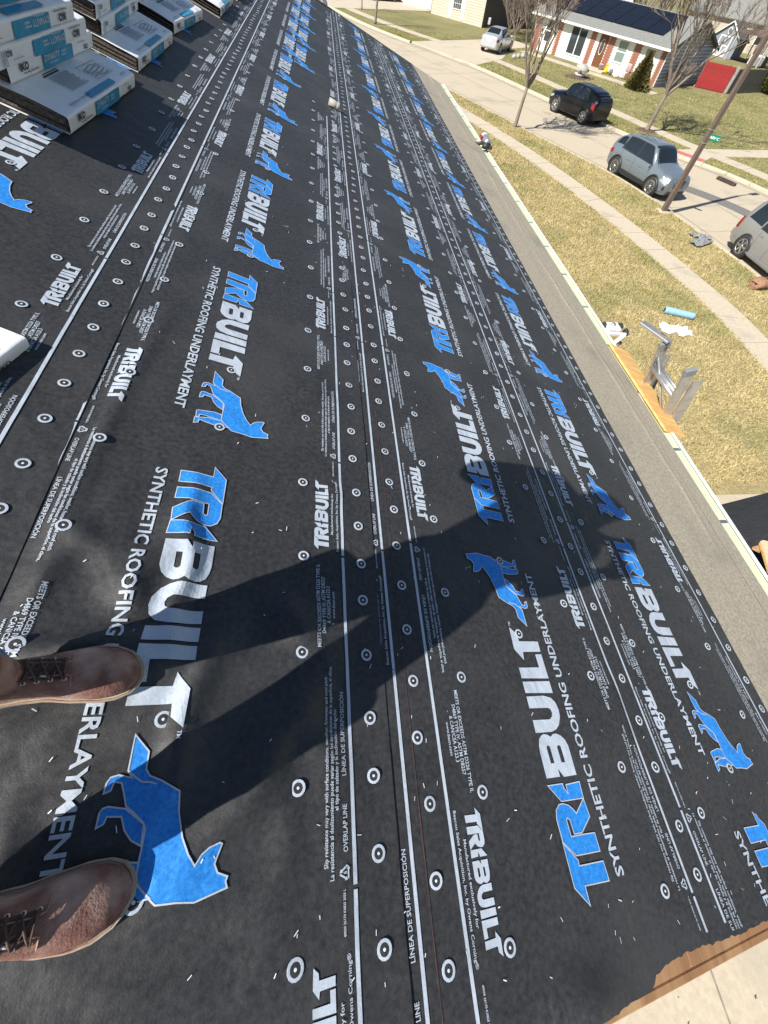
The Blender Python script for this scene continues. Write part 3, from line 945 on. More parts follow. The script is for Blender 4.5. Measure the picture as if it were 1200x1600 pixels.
F_word.poly(G_B, 0, 0, (G_B1, G_B2), sc=mm)
for g in (G_U, G_I2, G_L, G_T2): F_word.poly(g, 0, 0, sc=mm)
F_word.text('TM', 0.762, 0.118, 0.016, 0.009, 0)
F_dog = Flat()
for k, g in enumerate((D_MAIN, D_HIND, D_FORE, D_FORE2)):
    F_dog.poly(g, 1, 0, sc=mm); F_dog.line(g, 0.0030, 0, 1, sc=mm)
F_dog.line([(828, 39), (841, 55), (850, 68), (852, 84), (856, 96)], 0.0030, 0, 1, False, sc=mm)
F_tag = Flat()
F_tag.text('SYNTHETIC ROOFING UNDERLAYMENT', 0.038, -0.064, 0.95, 0.033, 0, bold=0.022)


def small_block(full=True):
    F = Flat()
    s = 0.000376
    of = (0, 0.047)
    for g in (G_T, G_R, G_I, G_U, G_I2, G_L, G_T2): F.poly(g, 0, 0, sc=s, off=of)
    F.poly(G_B, 0, 0, (G_B1, G_B2), sc=s, off=of)
    F.text('Manufactured exclusively for', 0.062, 0.0325, 0.165, 0.0088, 0, bold=0.012)
    F.text('Beacon Sales Acquisition, Inc. by Owens Corning\u00ae', 0.0, 0.0145, 0.29, 0.0088, 0, bold=0.012)
    F.text('40030 26170 K0825 2025 L', 0.315, 0.024, 0.075, 0.0055, 0, bold=0.02)
    tri = [(0.417 + 0.0155 * math.cos(R(90 + 120 * k)), 0.024 + 0.0155 * math.sin(R(90 + 120 * k))) for k in range(3)]
    for k in range(3):
        p, q = tri[k], tri[(k + 1) % 3]
        m_ = lambda t: (p[0] + (q[0] - p[0]) * t, p[1] + (q[1] - p[1]) * t)
        F.line([m_(0.10), m_(0.72)], 0.0034, 0, 0, False)
        d = Vector((q[0] - p[0], q[1] - p[1])).normalized(); nn = Vector((-d.y, d.x)); e = Vector(m_(0.70))
        F.tri(tuple(e + nn * 0.0042), tuple(e - nn * 0.0042), tuple(e + d * 0.0062), 0, 0)
    F.text('5', 0.4145, 0.0200, 0.005, 0.008, 0)
    F.text('OVERLAP LINE', 0.452, 0.016, 0.088, 0.0115, 0, bold=0.012)
    F.text('L\u00cdNEA DE SUPERPOSICI\u00d3N', 0.597, 0.016, 0.190, 0.0115, 0, bold=0.012)
    F.text('Slip resistance may vary with surface conditions, weather, footwear and roof pitch', 0.430, 0.0640, 0.395, 0.0095, 0, bold=0.014)
    F.text('La resistencia al deslizamiento puede variar seg\u00fan las condiciones de la superficie, el clima,', 0.408, 0.0505, 0.445, 0.0095, 0, bold=0.014)
    F.text('el tipo de calzado y la inclinaci\u00f3n del techo', 0.530, 0.0380, 0.215, 0.0095, 0, bold=0.014)
    F.text('MEETS OR EXCEEDS ASTM D226 TYPE II,', 0.905, 0.0800, 0.262, 0.0120, 0, bold=0.014)
    F.text('D4869 TYPE IV, ASTM D8257', 0.945, 0.0640, 0.180, 0.0120, 0, bold=0.014)
    F.text('& CAN/CSA A123.3', 0.975, 0.0490, 0.118, 0.0120, 0, bold=0.014)
    F.text('www.becn.com', 0.990, 0.0340, 0.086, 0.0095, 0, bold=0.014)
    F.rect(-0.012 + 0.405, -0.0048, 1.2, 0.0048, 0); F.rect(-0.013, -0.0048, 0.385, 0.0048, 0)
    return F


F_edge = small_block()
_flat = {}


def put(F, key, name, sheet, rdir, u0, v0, umin=-0.6, near=True):
    "print F on a sheet; rdir -1 reads towards the near rake, +1 away from it"
    x = EV * rdir; y = SV * (-rdir); z = NV
    p = RP(u0, v0, 0)
    M = Matrix(((x.x, y.x, z.x, p.x), (x.y, y.y, z.y, p.y), (x.z, y.z, z.z, p.z), (0, 0, 0, 1)))
    lo, hi = (u0, u0 + 1.25) if rdir > 0 else (u0 - 1.25, u0)
    if lo < 3.1:
        G = F
        if lo < -0.55:
            G = Flat()
            for t in F.t:
                if all(u0 + rdir * w[0] > tear(v0 - rdir * w[1]) + 0.012 for w in t[:3]): G.t.append(t)
            # long strips are clipped instead of dropped
            for t in F.t:
                if t not in G.t and max(math.dist(t[0], t[1]), math.dist(t[1], t[2])) > 0.2 and (u0 - rdir * 0 + rdir * (0.2 if rdir < 0 else 1.2)) > -0.5:
                    lim = (-0.54 - u0) / rdir
                    q = [((min(w[0], lim) if rdir < 0 else max(w[0], lim)), w[1]) for w in t[:3]]
                    G.t.append((q[0], q[1], q[2], t[3], t[4]))
            if not G.t: return
        me = G.mesh(name, PM, lambda a, b: sheet.h(u0 + rdir * a, v0 - rdir * b), 0.015)
    else:
        if (key, sheet.n0) not in _flat: _flat[(key, sheet.n0)] = F.mesh(name, PM, lambda a, b: sheet.n0, 9.0)
        me = _flat[(key, sheet.n0)]
    return link(name, me, sheet.o, M)


def logos(sheet, rdir, u0, v0, per, umin=-1.6, umax=13.0):
    for k in range(-3, 14):
        u = u0 + k * per
        lo, hi = (u, u + 1.06) if rdir > 0 else (u - 1.06, u)
        if hi < -0.5 or lo < umin or hi > umax: continue
        put(F_word, 'w', 'logo_lettering', sheet, rdir, u, v0)
        put(F_dog, 'd', 'dog_emblem', sheet, rdir, u, v0)
        put(F_tag, 't', 'tagline_lettering', sheet, rdir, u, v0)


def edges(sheet, rdir, u0, vline, per, umin=-2.0, umax=13.05):
    for k in range(-3, 14):
        u = u0 + k * per
        lo, hi = (u, u + 1.2) if rdir > 0 else (u - 1.2, u)
        if hi < -0.5 or lo < umin or hi > umax + 0.25: continue
        put(F_edge, 'e', 'edge_lettering', sheet, rdir, u, vline)


logos(S1, -1, 2.97, -1.104, 1.215)
logos(S2, -1, 0.842, -0.130, 1.218)
logos(S3a, -1, 7.90, 0.022, 1.195, umin=5.9)
logos(S3, 1, -0.4066, 1.174, 1.200)
logos(S4, -1, 0.865, 1.905, 1.180)
edges(S1, 1, 1.401, -0.567, 1.215)
edges(S2, -1, 1.314, -0.432, 1.205)
edges(S2, 1, 0.582, 0.400, 1.220, umax=5.7)
edges(S3a, 1, 0.222, 0.552, 1.2147)
edges(S3, -1, -0.151, 0.674, 1.200)
edges(S3, 1, 0.353, 1.505, 1.200)
edges(S4, -1, 0.130, 1.607, 1.160)
edges(S4, 1, 0.625, 2.405, 1.165)

# red chalk lines
def chalk(sheet, v, ua, ub, name='chalk_line', w=0.0026, seed=1):
    mb = MB(); us = frange(ua, ub, 0.03); P = []
    for a in us:
        va = v + 0.003 * noise.noise((a * 0.9, seed, 0)); ww = w * (0.7 + 0.7 * noise.noise((a * 3, seed, 1)))
        P += [RP(a, va - ww / 2, sheet.h(a, va) + 0.0031), RP(a, va + ww / 2, sheet.h(a, va) + 0.0031)]
    mb.add(P, [(2 * i, 2 * i + 1, 2 * i + 3, 2 * i + 2) for i in range(len(us) - 1)])
    mb.build(name, MT['chalk'], sheet.o)


chalk(S3a, 0.586, -0.5, 13.0, seed=1)
chalk(S4, 1.745, -0.5, 9.0, seed=4)

# plastic cap nails
mb = MB()
SEG = 14
prof = [(0.0, 0.0016), (0.0026, 0.0015), (0.0032, 0.0009), (0.0112, 0.0008), (0.0116, 0.0011), (0.0170, 0.0008), (0.0174, 0.0)]
for k in range(SEG):
    pass
cv = []; n = len(prof)
for k in range(SEG):
    a = 2 * math.pi * k / SEG
    for r, z in prof: cv.append((r * math.cos(a), r * math.sin(a), z))
for i in range(n - 1):
    m_ = 2 if i < 2 else (1 if i < 3 else 0)
    mb.add(cv, [(k * n + i, k * n + i + 1, ((k + 1) % SEG) * n + i + 1, ((k + 1) % SEG) * n + i) for k in range(SEG)], m_, i > 3)
NAIL = mb.mesh('cap_nail', [MT['print_white'], MT['sheet'], MT['cap_white']])
NAIL.update()
if NAIL.polygons[0].normal.z < 0: NAIL.flip_normals()
nrng = random.Random(11)


def nails(sheet, v, uref, step, ua=-0.55, ub=13.0):
    k0 = int(math.ceil((ua - uref) / step)); k1 = int(math.floor((ub - uref) / step))
    for k in range(k0, k1 + 1):
        u = uref + k * step + nrng.gauss(0, 0.007); vv = v + nrng.gauss(0, 0.0035)
        if u < tear(vv) + 0.02: continue
        p = RP(u, vv, sheet.h(u, vv) + 0.0030)
        M = Matrix(((SV.x, EV.x, NV.x, p.x), (SV.y, EV.y, NV.y, p.y), (SV.z, EV.z, NV.z, p.z), (0, 0, 0, 1)))
        link('cap_nail', NAIL, sheet.o, M @ Matrix.Rotation(nrng.gauss(0, 0.03), 4, 'X') @ Matrix.Rotation(nrng.gauss(0, 0.03), 4, 'Y') @ Matrix.Rotation(nrng.uniform(0, 6), 4, 'Z'))


def marks(sheet, rdir, u0, v0, per, umin=-0.56):
    for k in range(-3, 14):
        for a in (0.737, 1.038):
            u = u0 + k * per + rdir * a
            if umin < u < 13.0: nails(sheet, v0 - rdir * 0.089, u, 9.0, u - 0.01, u + 0.01)


nails(S1, -0.70, 1.377, 0.308, 0.9)
nails(S1, -0.50, 1.51, 0.152, -0.5)
marks(S1, -1, 2.97, -1.104, 1.215)
nails(S2, -0.352, 0.259, 0.304)
marks(S2, -1, 0.842, -0.130, 1.218)
nails(S2, 0.265, 0.249, 0.302, ub=5.8)
nails(S2, 0.461, 0.245, 0.1513, ub=5.8)
nails(S3a, 0.614, 0.184, 0.1513)
marks(S3a, -1, 7.90, 0.022, 1.195, 5.9)
nails(S3, 0.792, 0.183, 0.300)
marks(S3, 1, -0.4066, 1.174, 1.200)
nails(S3, 1.384, 0.169, 0.298)
nails(S3, 1.561, 0.163, 0.1483)
nails(S4, 1.712, 0.314, 0.296)
marks(S4, -1, 0.865, 1.905, 1.180)
nails(S4, 2.272, 0.298, 0.291)
nails(S4, 2.452, 0.293, 0.1452)

# bits of white thread left by the cap gun
mb = MB(); q = random.Random(3)
for k in range(330):
    u = -0.5 + 4.5 * q.random() ** 1.8; v = q.uniform(-0.45, 2.42)
    s_ = S2 if v < 0.51 else S3a if v < 0.66 else S3 if v < 1.59 else S4
    if u < tear(v) + 0.03: continue
    a = q.gauss(0.2, 0.5) if q.random() < .75 else q.uniform(0, 3.14); L = q.uniform(0.005, 0.014); w = q.uniform(0.0005, 0.0011)
    c, s2_ = math.cos(a), math.sin(a)
    z = s_.h(u, v)
    P = []
    for (da, db, dz) in ((-L / 2, -w, 0.001), (L / 2, -w, 0.003), (L / 2, w, 0.003), (-L / 2, w, 0.001)):
        P.append(RP(u + da * c - db * s2_, v + da * s2_ + db * c, z + 0.0015 + dz))
    mb.add(P, [(3, 2, 1, 0)])
tag(mb.build('thread_scraps', MT['cap_white']), 'scattered white thread scraps on the black underlayment', 'scraps', kind='stuff')
# ------------------------------------------------------------------ vent pipe
vp = tag(empty('tube_offcut'), 'short grey tube offcut lying on the underlayment by the overlap line', 'tube')
_p = RP(5.87, 0.482, 0.016 + 0.032)
_y = Vector((0, 1, 0))
vp.matrix_world = Matrix(((EV.x, NV.x, SV.x, _p.x), (EV.y, NV.y, SV.y, _p.y), (EV.z, NV.z, SV.z, _p.z), (0, 0, 0, 1)))
mb = MB(); mb.lathe([(0.024, -0.060), (0.031, -0.062), (0.031, 0.062), (0.024, 0.060), (0.024, -0.060)], 20); mb.build('tube', MT['pipe'], vp)
mb = MB(); mb.lathe([(0.0315, 0.020), (0.0325, 0.022), (0.0325, 0.048), (0.0315, 0.050)], 20); mb.build('collar', MT['pipe'], vp)


# ------------------------------------------------------------------ shingle bundles
BL, BD, BH = 1.0, 0.335, 0.070
WR = random.Random(21)


def bundle_meshes(seed, flip):
    rg = random.Random(seed)
    out = {}
    # wrapper: a paper sleeve around the stack, open at both ends
    prof = []
    hw = BD / 2; r = 0.012

    def arc(cx, cz, a0, a1, n=4):
        for k in range(n + 1):
            a = R(a0 + (a1 - a0) * k / n)
            prof.append((cx + r * math.cos(a), cz + r * math.sin(a)))
    arc(hw - r, r, -90, 0); arc(hw - r, BH - r, 0, 90)
    for k in range(1, 6): prof.append((hw - r - (BD - 2 * r) * k / 6, BH + 0.003 * math.sin(math.pi * k / 6)))
    arc(-hw + r, BH - r, 90, 180); arc(-hw + r, r, 180, 270)
    for k in range(1, 4): prof.append((-hw + r + (BD - 2 * r) * k / 4, 0.0))
    mb = MB(); rings = []
    NX = 22
    for i in range(NX + 1):
        x = -BL / 2 + BL * i / NX
        e = min(i, NX - i)
        ring = []
        for (y, z) in prof:
            d = 0.004 * noise.noise((x * 6, y * 9 + z * 20, seed)) + 0.003 * noise.noise((x * 17, y * 14 + z * 30, seed))
            fl = 0.010 * max(0, 2 - e) * (0.6 + 0.8 * noise.noise((y * 9, z * 25, seed + i)))
            s = 1 + fl * 0.5
            zz = (z - BH / 2) * (1 + d * 3 + fl * 0.6) + BH / 2
            xx = x + (0.012 * noise.noise((y * 7, z * 19, seed)) if e == 0 else 0)
            ring.append((xx, y * s + d * (1 if y > 0 else -1) * 0.6, max(0.001, zz)))
        rings.append(ring)
    mb.loft(rings, 0, True, False)
    out['wrapper'] = mb.mesh('wrapper', MT['wrap'])
    # shingles inside
    sh = []
    for k in range(13):
        mb = MB()
        z0 = 0.003 + k * 0.0048
        a = rg.uniform(0.004, 0.022); b = rg.uniform(0.004, 0.022); c = rg.uniform(0.010, 0.02); d = rg.uniform(0.010, 0.02)
        mb.box((-BL / 2 + a, -hw + c, z0), (BL / 2 - b, hw - d, z0 + 0.0042))
        sh.append(mb.mesh('shingle', MT['shingle']))
    out['shingle'] = sh
    # printed front: band, brand words; front face looks down the slope (+y)
    F = Flat()
    s = -1 if flip else 1
    X = lambda v: v * s
    F.rect(-0.16, 0.006, 0.20, BH - 0.010, 0, 0)
    out['band_front'] = F.mesh('blue_band', [MT['wrap_blue']], None, eps=0.0)
    F = Flat()
    if not flip:
        F.text('DYNASTY', -0.145, 0.034, 0.17, 0.024, 0, bold=0.0)
        F.text('with ArmourZone', -0.10, 0.020, 0.11, 0.006, 0)
        F.text('PERFORMANCE', 0.052, 0.044, 0.06, 0.008, 0); F.text('SHINGLES', 0.055, 0.030, 0.05, 0.009, 0)
        F.text('IKO', -0.40, 0.036, 0.085, 0.026, 1, bold=0.05); F.text('Roofing Elements', -0.37, 0.022, 0.15, 0.008, 1)
        F.text('IKO', 0.36, 0.018, 0.05, 0.018, 1, bold=0.05); F.text('Limited Warranty', 0.27, 0.050, 0.10, 0.006, 2)
    else:
        F.text('DYNASTY', 0.015, 0.026, 0.17, 0.024, 0, bold=0.0, flip=True)
        F.text('PERFORMANCE', -0.06, 0.030, 0.06, 0.008, 0, flip=True); F.text('SHINGLES', -0.06, 0.042, 0.05, 0.009, 0, flip=True)
        F.text('with ArmourZone', 0.04, 0.056, 0.11, 0.006, 0, flip=True)
        F.text('IKO', 0.30, 0.018, 0.085, 0.026, 1, bold=0.05, flip=True); F.text('Roofing Elements', 0.25, 0.052, 0.15, 0.008, 1, flip=True)
        F.text('IKO', -0.42, 0.040, 0.05, 0.018, 1, bold=0.05, flip=True); F.text('Limited Warranty', -0.37, 0.022, 0.10, 0.006, 2, flip=True)
        for k in range(4): F.rect(-0.46 + k * 0.012, 0.012, -0.455 + k * 0.012, 0.062, 2)
    out['words'] = F.mesh('brand_lettering', [MT['ink_white'], MT['ink_black'], MT['ink']], None, eps=0.0)
    # printed top: grey instruction panels
    F = Flat()
    for k in range(17):
        x0 = -0.20 + 0.004 * (k % 3)
        F.rect(x0, -0.085 + k * 0.0062, x0 + rg.uniform(0.18, 0.235), -0.0825 + k * 0.0062, 0)
    F.rect(-0.21, 0.028, -0.03, 0.036, 1); F.rect(-0.19, 0.042, -0.02, 0.047, 1)
    for a0, b0, a1, b1 in ((0.10, -0.10, 0.34, -0.097), (0.10, 0.00, 0.34, 0.003), (0.10, -0.10, 0.103, 0.003), (0.337, -0.10, 0.34, 0.003)): F.rect(a0, b0, a1, b1, 0)
    for k in range(5): F.line([(0.12 + 0.2 * t / 6, -0.085 + k * 0.016 + 0.006 * math.sin(t * 1.1 + k)) for t in range(7)], 0.005, 0, 0, False)
    F.text('IMPORTANT', 0.34, -0.145, 0.08, 0.012, 0); F.text('Application Instructions', -0.38, -0.14, 0.26, 0.014, 0)
    F.rect(-0.05, 0.06, 0.01, 0.10, 0)
    F.rect(-0.16, -BD / 2 + 0.008, 0.20, -BD / 2 + 0.044, 2)
    out['top'] = F.mesh('instruction_print', [MT['ink'], MT['ink_black'], MT['wrap_blue']], None, eps=0.0)
    return out


BM = [bundle_meshes(s, f) for s, f in ((1, False), (2, True), (3, False), (4, True))]


def bundle(u, v, n, rot, kind, label, tiltv=0.0, tiltu=0.0, layers=True, toponly=False):
    "centre (u, v), base height n above the deck, rot turns it on the slope"
    B_ = BM[kind]
    x = EV; y = SV; z = NV
    p = RP(u, v, n)
    # local x runs along the eave away from the camera, local y down the slope (so z points off the deck via -x)
    M = Matrix(((-EV.x, SV.x, NV.x, p.x), (-EV.y, SV.y, NV.y, p.y), (-EV.z, SV.z, NV.z, p.z), (0, 0, 0, 1)))
    M = M @ Matrix.Rotation(R(rot), 4, 'Z') @ Matrix.Rotation(R(tiltv), 4, 'X') @ Matrix.Rotation(R(tiltu), 4, 'Y')
    root = tag(empty('shingle_bundle'), label, 'shingle bundle', 'wrapped shingle bundles loaded on the roof')
    root.matrix_world = M
    link('wrapper', B_['wrapper'], root)
    if layers:
        for me in B_['shingle']: link('shingle', me, root)
    else:
        for me in B_['shingle'][::4]: link('shingle', me, root)
    # front print: plane x -> -x so the words read along +u
    Mf = Matrix(((-1, 0, 0, 0), (0, 0, 1, BD / 2 + 0.0050), (0, 1, 0, 0), (0, 0, 0, 1)))
    link('blue_band', B_['band_front'], root, Mf)
    link('brand_lettering', B_['words'], root, Matrix.Translation((0, 0.0022, 0)) @ Mf)
    Mt = Matrix(((-1, 0, 0, 0), (0, -1, 0, 0), (0, 0, 1, BH + 0.0065), (0, 0, 0, 1)))
    link('instruction_print', B_['top'], root, Mt)
    return root


HB = 0.0725
bundle(3.215, -1.075, 0.020, -3.2, 0, 'nearest flat bundle of the front row, its layered shingle edges showing')
bundle(4.50, -1.078, 0.020, -1.3, 2, 'second flat bundle along the front row, with a dark open end', layers=True)
bundle(5.77, -1.065, 0.020, -4.2, 0, 'third flat bundle along the front row', layers=False)
bundle(7.25, -0.922, 0.020, -0.8, 2, 'fourth flat bundle along the front row, nearer the far rake', layers=False)
bundle(8.65, -0.890, 0.020, -1.0, 0, 'fifth flat bundle along the front row, farthest and cut by the top edge', layers=False)
names = ['lowest', 'second', 'third', 'fourth', 'fifth', 'top']
# supporting bundles hidden behind the front row
bundle(3.25, -1.425, 0.022, -1, 0, 'bundle at the foot of the nearest tall stack, behind the front row', layers=False)
bundle(4.50, -1.430, 0.022, -1, 2, 'bundle at the foot of the second tall stack, behind the front row', layers=False)
st = [(3.265, -1.300, -3.4, 0), (3.14, -1.285, -3.0, 1), (3.00, -1.295, -3.2, 1), (2.88, -1.36, -3.0, 2)]
for k, (u, v, r_, kd) in enumerate(st):
    bundle(u, v, 0.022 + HB * (k + 1), r_, kd, names[k] + ' wrapped bundle leaning out of the nearest tall stack')
st = [(4.52, -1.300, 1.0, 1), (4.47, -1.31, 1.0, 3), (4.45, -1.40, 0.0, 1)]
for k, (u, v, r_, kd) in enumerate(st):
    bundle(u, v, 0.022 + HB * (k + 1), r_, kd, names[k] + ' wrapped bundle of the second tall stack, behind the flat ones', layers=True)
bundle(5.70, -1.40, 0.022, 0, 0, 'bundle at the foot of the third stack, behind the front row', layers=False)
for k in range(2):
    bundle(5.70 - 0.05 * k, -1.34, 0.022 + HB * (k + 1), -1, (0, 1)[k], names[k] + ' wrapped bundle of the third stack towards the ridge', layers=False)
b_ = bundle(0.73, -0.894, 0.0175, -12.6, 2, 'half used white bundle jutting in at the left edge above the boots', layers=False)
b_.scale = (1, 1, 0.55)

# ------------------------------------------------------------------ plank, bracket, nail gun on the gutter
pl = MB()
x0, x1, uA, uB = 3.245, 3.51, 2.03, 3.19
pl.box((x0, uA, 0), (x1, uB, 0.018), M=roofM(0, 0, 0.012), bev=0.0015)
tag(pl.build('plywood_strip', MT['plank']), 'orange pine plank laid over the gutter edge by the ladder', 'plank')

ng = empty('nail_gun', RP(8.85, 3.30, 0.03), 0, 'grey and white coil nail gun resting on the far gutter', 'nail gun')
Mn = Matrix.Rotation(R(8), 4, 'Z')


def part(name, m, par, fn, M=None):
    mb = MB(); fn(mb); return mb.build(name, m, par, M)


part('body', MT['alu'], ng, lambda b: b.lathe([(0.0, -0.16), (0.055, -0.16), (0.062, -0.14), (0.062, 0.10), (0.05, 0.13), (0.0, 0.13)], 16, M=Matrix.Translation((0.03, 0.05, 0.06)) @ Matrix.Rotation(R(90), 4, 'X')))
part('head_cap', MT['plastic_white'], ng, lambda b: b.lathe([(0.0, 0), (0.066, 0), (0.066, 0.05), (0.05, 0.07), (0.0, 0.07)], 16, M=Matrix.Translation((0.03, 0.20, 0.06)) @ Matrix.Rotation(R(-90), 4, 'X')))
part('handle', MT['black_plastic'], ng, lambda b: b.tube([(0.03, -0.02, 0.06), (-0.09, 0.02, 0.03), (-0.16, 0.05, 0.0)], [0.028, 0.024, 0.028], 10))
part('magazine', MT['black_plastic'], ng, lambda b: b.lathe([(0.0, -0.03), (0.07, -0.03), (0.07, 0.03), (0.0, 0.03)], 16, M=Matrix.Translation((-0.02, -0.17, 0.05))))
part('nose', MT['steel_dark'], ng, lambda b: b.box((0.012, -0.32, 0.04), (0.05, -0.12, 0.08), bev=0.006))
part('red_trigger', MT['lamp_red'], ng, lambda b: b.box((-0.06, 0.10, 0.05), (0.0, 0.24, 0.10), bev=0.01))

bk = empty('gutter_bracket', RP(3.42, 3.38, 0.0), 0, 'white and black wheeled bracket hanging off the gutter above the plank', 'bracket')
part('body', MT['plastic_white'], bk, lambda b: b.box((0.06, 0.12, -0.03), (0.30, 0.34, 0.06), bev=0.02))
part('boss', MT['alu'], bk, lambda b: b.lathe([(0, 0), (0.04, 0), (0.035, 0.03), (0, 0.03)], 14, M=Matrix.Translation((0.17, 0.24, 0.058))))
part('rail', MT['white_paint'], bk, lambda b: b.box((-0.02, 0.03, -0.01), (0.36, 0.075, 0.03), bev=0.004))
part('strut', MT['white_paint'], bk, lambda b: b.box((-0.02, -0.035, -0.012), (0.36, 0.035, 0.02), M=Matrix.Translation((0.03, -0.20, 0)) @ Matrix.Rotation(R(38), 4, 'Z')))
for (a, c) in ((0.37, 0.30), (0.40, 0.13), (0.06, 0.30)):
    part('wheel', MT['rubber'], bk, lambda b: b.lathe([(0, -0.03), (0.05, -0.03), (0.065, -0.018), (0.065, 0.018), (0.05, 0.03), (0, 0.03)], 16, M=Matrix.Translation((a, c, 0.0)) @ Matrix.Rotation(R(70), 4, 'Y')))
bk.scale = (0.6, 0.6, 0.6)
part('hook', MT['black_plastic'], bk, lambda b: b.tube([(0.10, -0.20, 0.0), (0.14, -0.23, 0.01), (0.17, -0.19, 0.01), (0.15, -0.14, 0.0)], 0.014, 8))

# ------------------------------------------------------------------ ladder
PL, PR = Vector((3.02, 2.69, 4.20)), Vector((3.00, 2.27, 4.21))
LEAN = R(17)
ld = Vector((-math.sin(LEAN), 0, math.cos(LEAN)))
ln = Vector((math.cos(LEAN), 0, math.sin(LEAN)))
k0 = (PL.z - LZ) / ld.z
base = Vector((PL.x, (PL.y + PR.y) / 2, PL.z)) - ld * k0
lad = empty('extension_ladder', base, 0, 'aluminium extension ladder leaning over the gutter, its rail ends standing above the eave', 'ladder')
ML = Matrix(((0, ln.x, ld.x, 0), (1, ln.y, ld.y, 0), (0, ln.z, ld.z, 0), (0, 0, 0, 1)))   # x along eave, y off the ladder, z up the ladder


def rail(xc, yc, z0, z1, w=0.026, d=0.075):
    mb = MB()
    t = 0.006
    mb.box((xc - w / 2, yc - d / 2, z0), (xc + w / 2, yc - d / 2 + t, z1)); mb.box((xc - w / 2, yc + d / 2 - t, z0), (xc + w / 2, yc + d / 2, z1))
    sx = xc - w / 2 if xc < 0 else xc + w / 2 - t
    mb.box((sx, yc - d / 2 + t, z0), (sx + t, yc + d / 2 - t, z1))
    mb.v = [tuple(ML @ Vector(p)) for p in mb.v]
    return mb


for sx in (-1, 1):
    rail(sx * 0.222, 0.0, 0.02, k0 + (0.36 if sx > 0 else 0.46)).build('base_rail', MT['alu'], lad)
    rail(sx * 0.195, -0.085, 1.2, k0 + (0.50 if sx > 0 else 0.52)).build('fly_rail', MT['alu'], lad)
    mb = MB(); mb.box((sx * 0.195 - 0.02, -0.13, k0 + (0.50 if sx > 0 else 0.52)), (sx * 0.195 + 0.02, -0.04, k0 + (0.54 if sx > 0 else 0.58)), bev=0.006)
    mb.v = [tuple(ML @ Vector(p)) for p in mb.v]; mb.build('end_cap', MT['grey_scrap'], lad)
    mb = MB(); mb.box((sx * 0.215 - 0.03, -0.05, -0.01), (sx * 0.215 + 0.03, 0.06, 0.03)); mb.v = [tuple(ML @ Vector(p)) for p in mb.v]; mb.build('foot', MT['rubber'], lad)
for k in range(13):
    z = 0.30 + k * 0.305
    mb = MB(); mb.tube([ML @ Vector((-0.205, 0, z)), ML @ Vector((0.205, 0, z))], 0.017, 8); mb.build('rung', MT['alu'], lad)
    z2 = z + 1.25
    if z2 < k0 + 0.46:
        mb = MB(); mb.tube([ML @ Vector((-0.185, -0.085, z2)), ML @ Vector((0.185, -0.085, z2))], 0.017, 8); mb.build('rung', MT['alu'], lad)
for z in (k0 + 0.02, k0 + 0.30):
    mb = MB(); mb.tube([ML @ Vector((-0.20, -0.110, z)), ML @ Vector((0.20, -0.110, z))], 0.019, 8); mb.tube([ML @ Vector((-0.20, -0.055, z + 0.01)), ML @ Vector((0.20, -0.055, z + 0.01))], 0.013, 8); mb.build('cross_brace', MT['alu'], lad)
mb = MB(); mb.tube([ML @ Vector((-0.19, -0.10, k0 + 0.05)), ML @ Vector((0.19, -0.10, k0 + 0.42))], 0.011, 8); mb.build('diagonal_brace', MT['alu'], lad)
arm = ML @ Vector((0.195, -0.085, k0 + 0.56))
mb = MB(); mb.box((-0.035, -0.03, -0.010), (0.035, 0.27, 0.010), M=Matrix.Translation(arm) @ Matrix.Rotation(R(24), 4, 'Z'), bev=0.004); mb.build('stand_off_arm', MT['alu'], lad)


def crumple(sx, sy, nx, ny, seed, amp, fq=1.0):
    mb = MB(); vs = []
    for i in range(nx + 1):
        for j in range(ny + 1):
            x = (i / nx - .5) * sx; y = (j / ny - .5) * sy
            vs.append((x + 0.3 * amp * noise.noise((x * 40 * fq, y * 40 * fq, seed)), y + 0.3 * amp * noise.noise((x * 40 * fq, y * 40 * fq, seed + 5)), amp * (0.6 + noise.noise((x * 22 * fq + seed, y * 22 * fq, 1)) + 0.5 * noise.noise((x * 60 * fq, y * 60 * fq, seed)))))
    mb.add(vs, [(i * (ny + 1) + j, (i + 1) * (ny + 1) + j, (i + 1) * (ny + 1) + j + 1, i * (ny + 1) + j + 1) for i in range(nx) for j in range(ny)], 0, False)
    return mb


mb = crumple(0.25, 0.13, 18, 10, 3, 0.035, 0.8)
o = mb.build('plastic_scrap', MT['plastic_white'], None, Matrix.Translation(base + arm + Vector((0.08, 0.07, 0.03))) @ Matrix.Rotation(R(-12), 4, 'Z'))
tag(o, 'crumpled white plastic caught on top of the ladder', 'plastic scrap')

# ------------------------------------------------------------------ things lying on the lawn
tb = empty('wrapped_roll', (11.45, 11.35, LZ + 0.10), R(-20), 'pale blue roll of wrapped material lying on the dry lawn', 'roll')
Mx = Matrix.Rotation(R(90), 4, 'Y')
part('roll', MT['tube_blue'], tb, lambda b: b.lathe([(0.05, -0.47), (0.10, -0.47), (0.105, -0.45), (0.104, 0.0), (0.105, 0.45), (0.10, 0.47), (0.05, 0.47)], 20, M=Mx))
part('core', MT['black_plastic'], tb, lambda b: b.lathe([(0.06, -0.475), (0.052, -0.475), (0.052, 0.475), (0.06, 0.475)], 16, M=Mx))

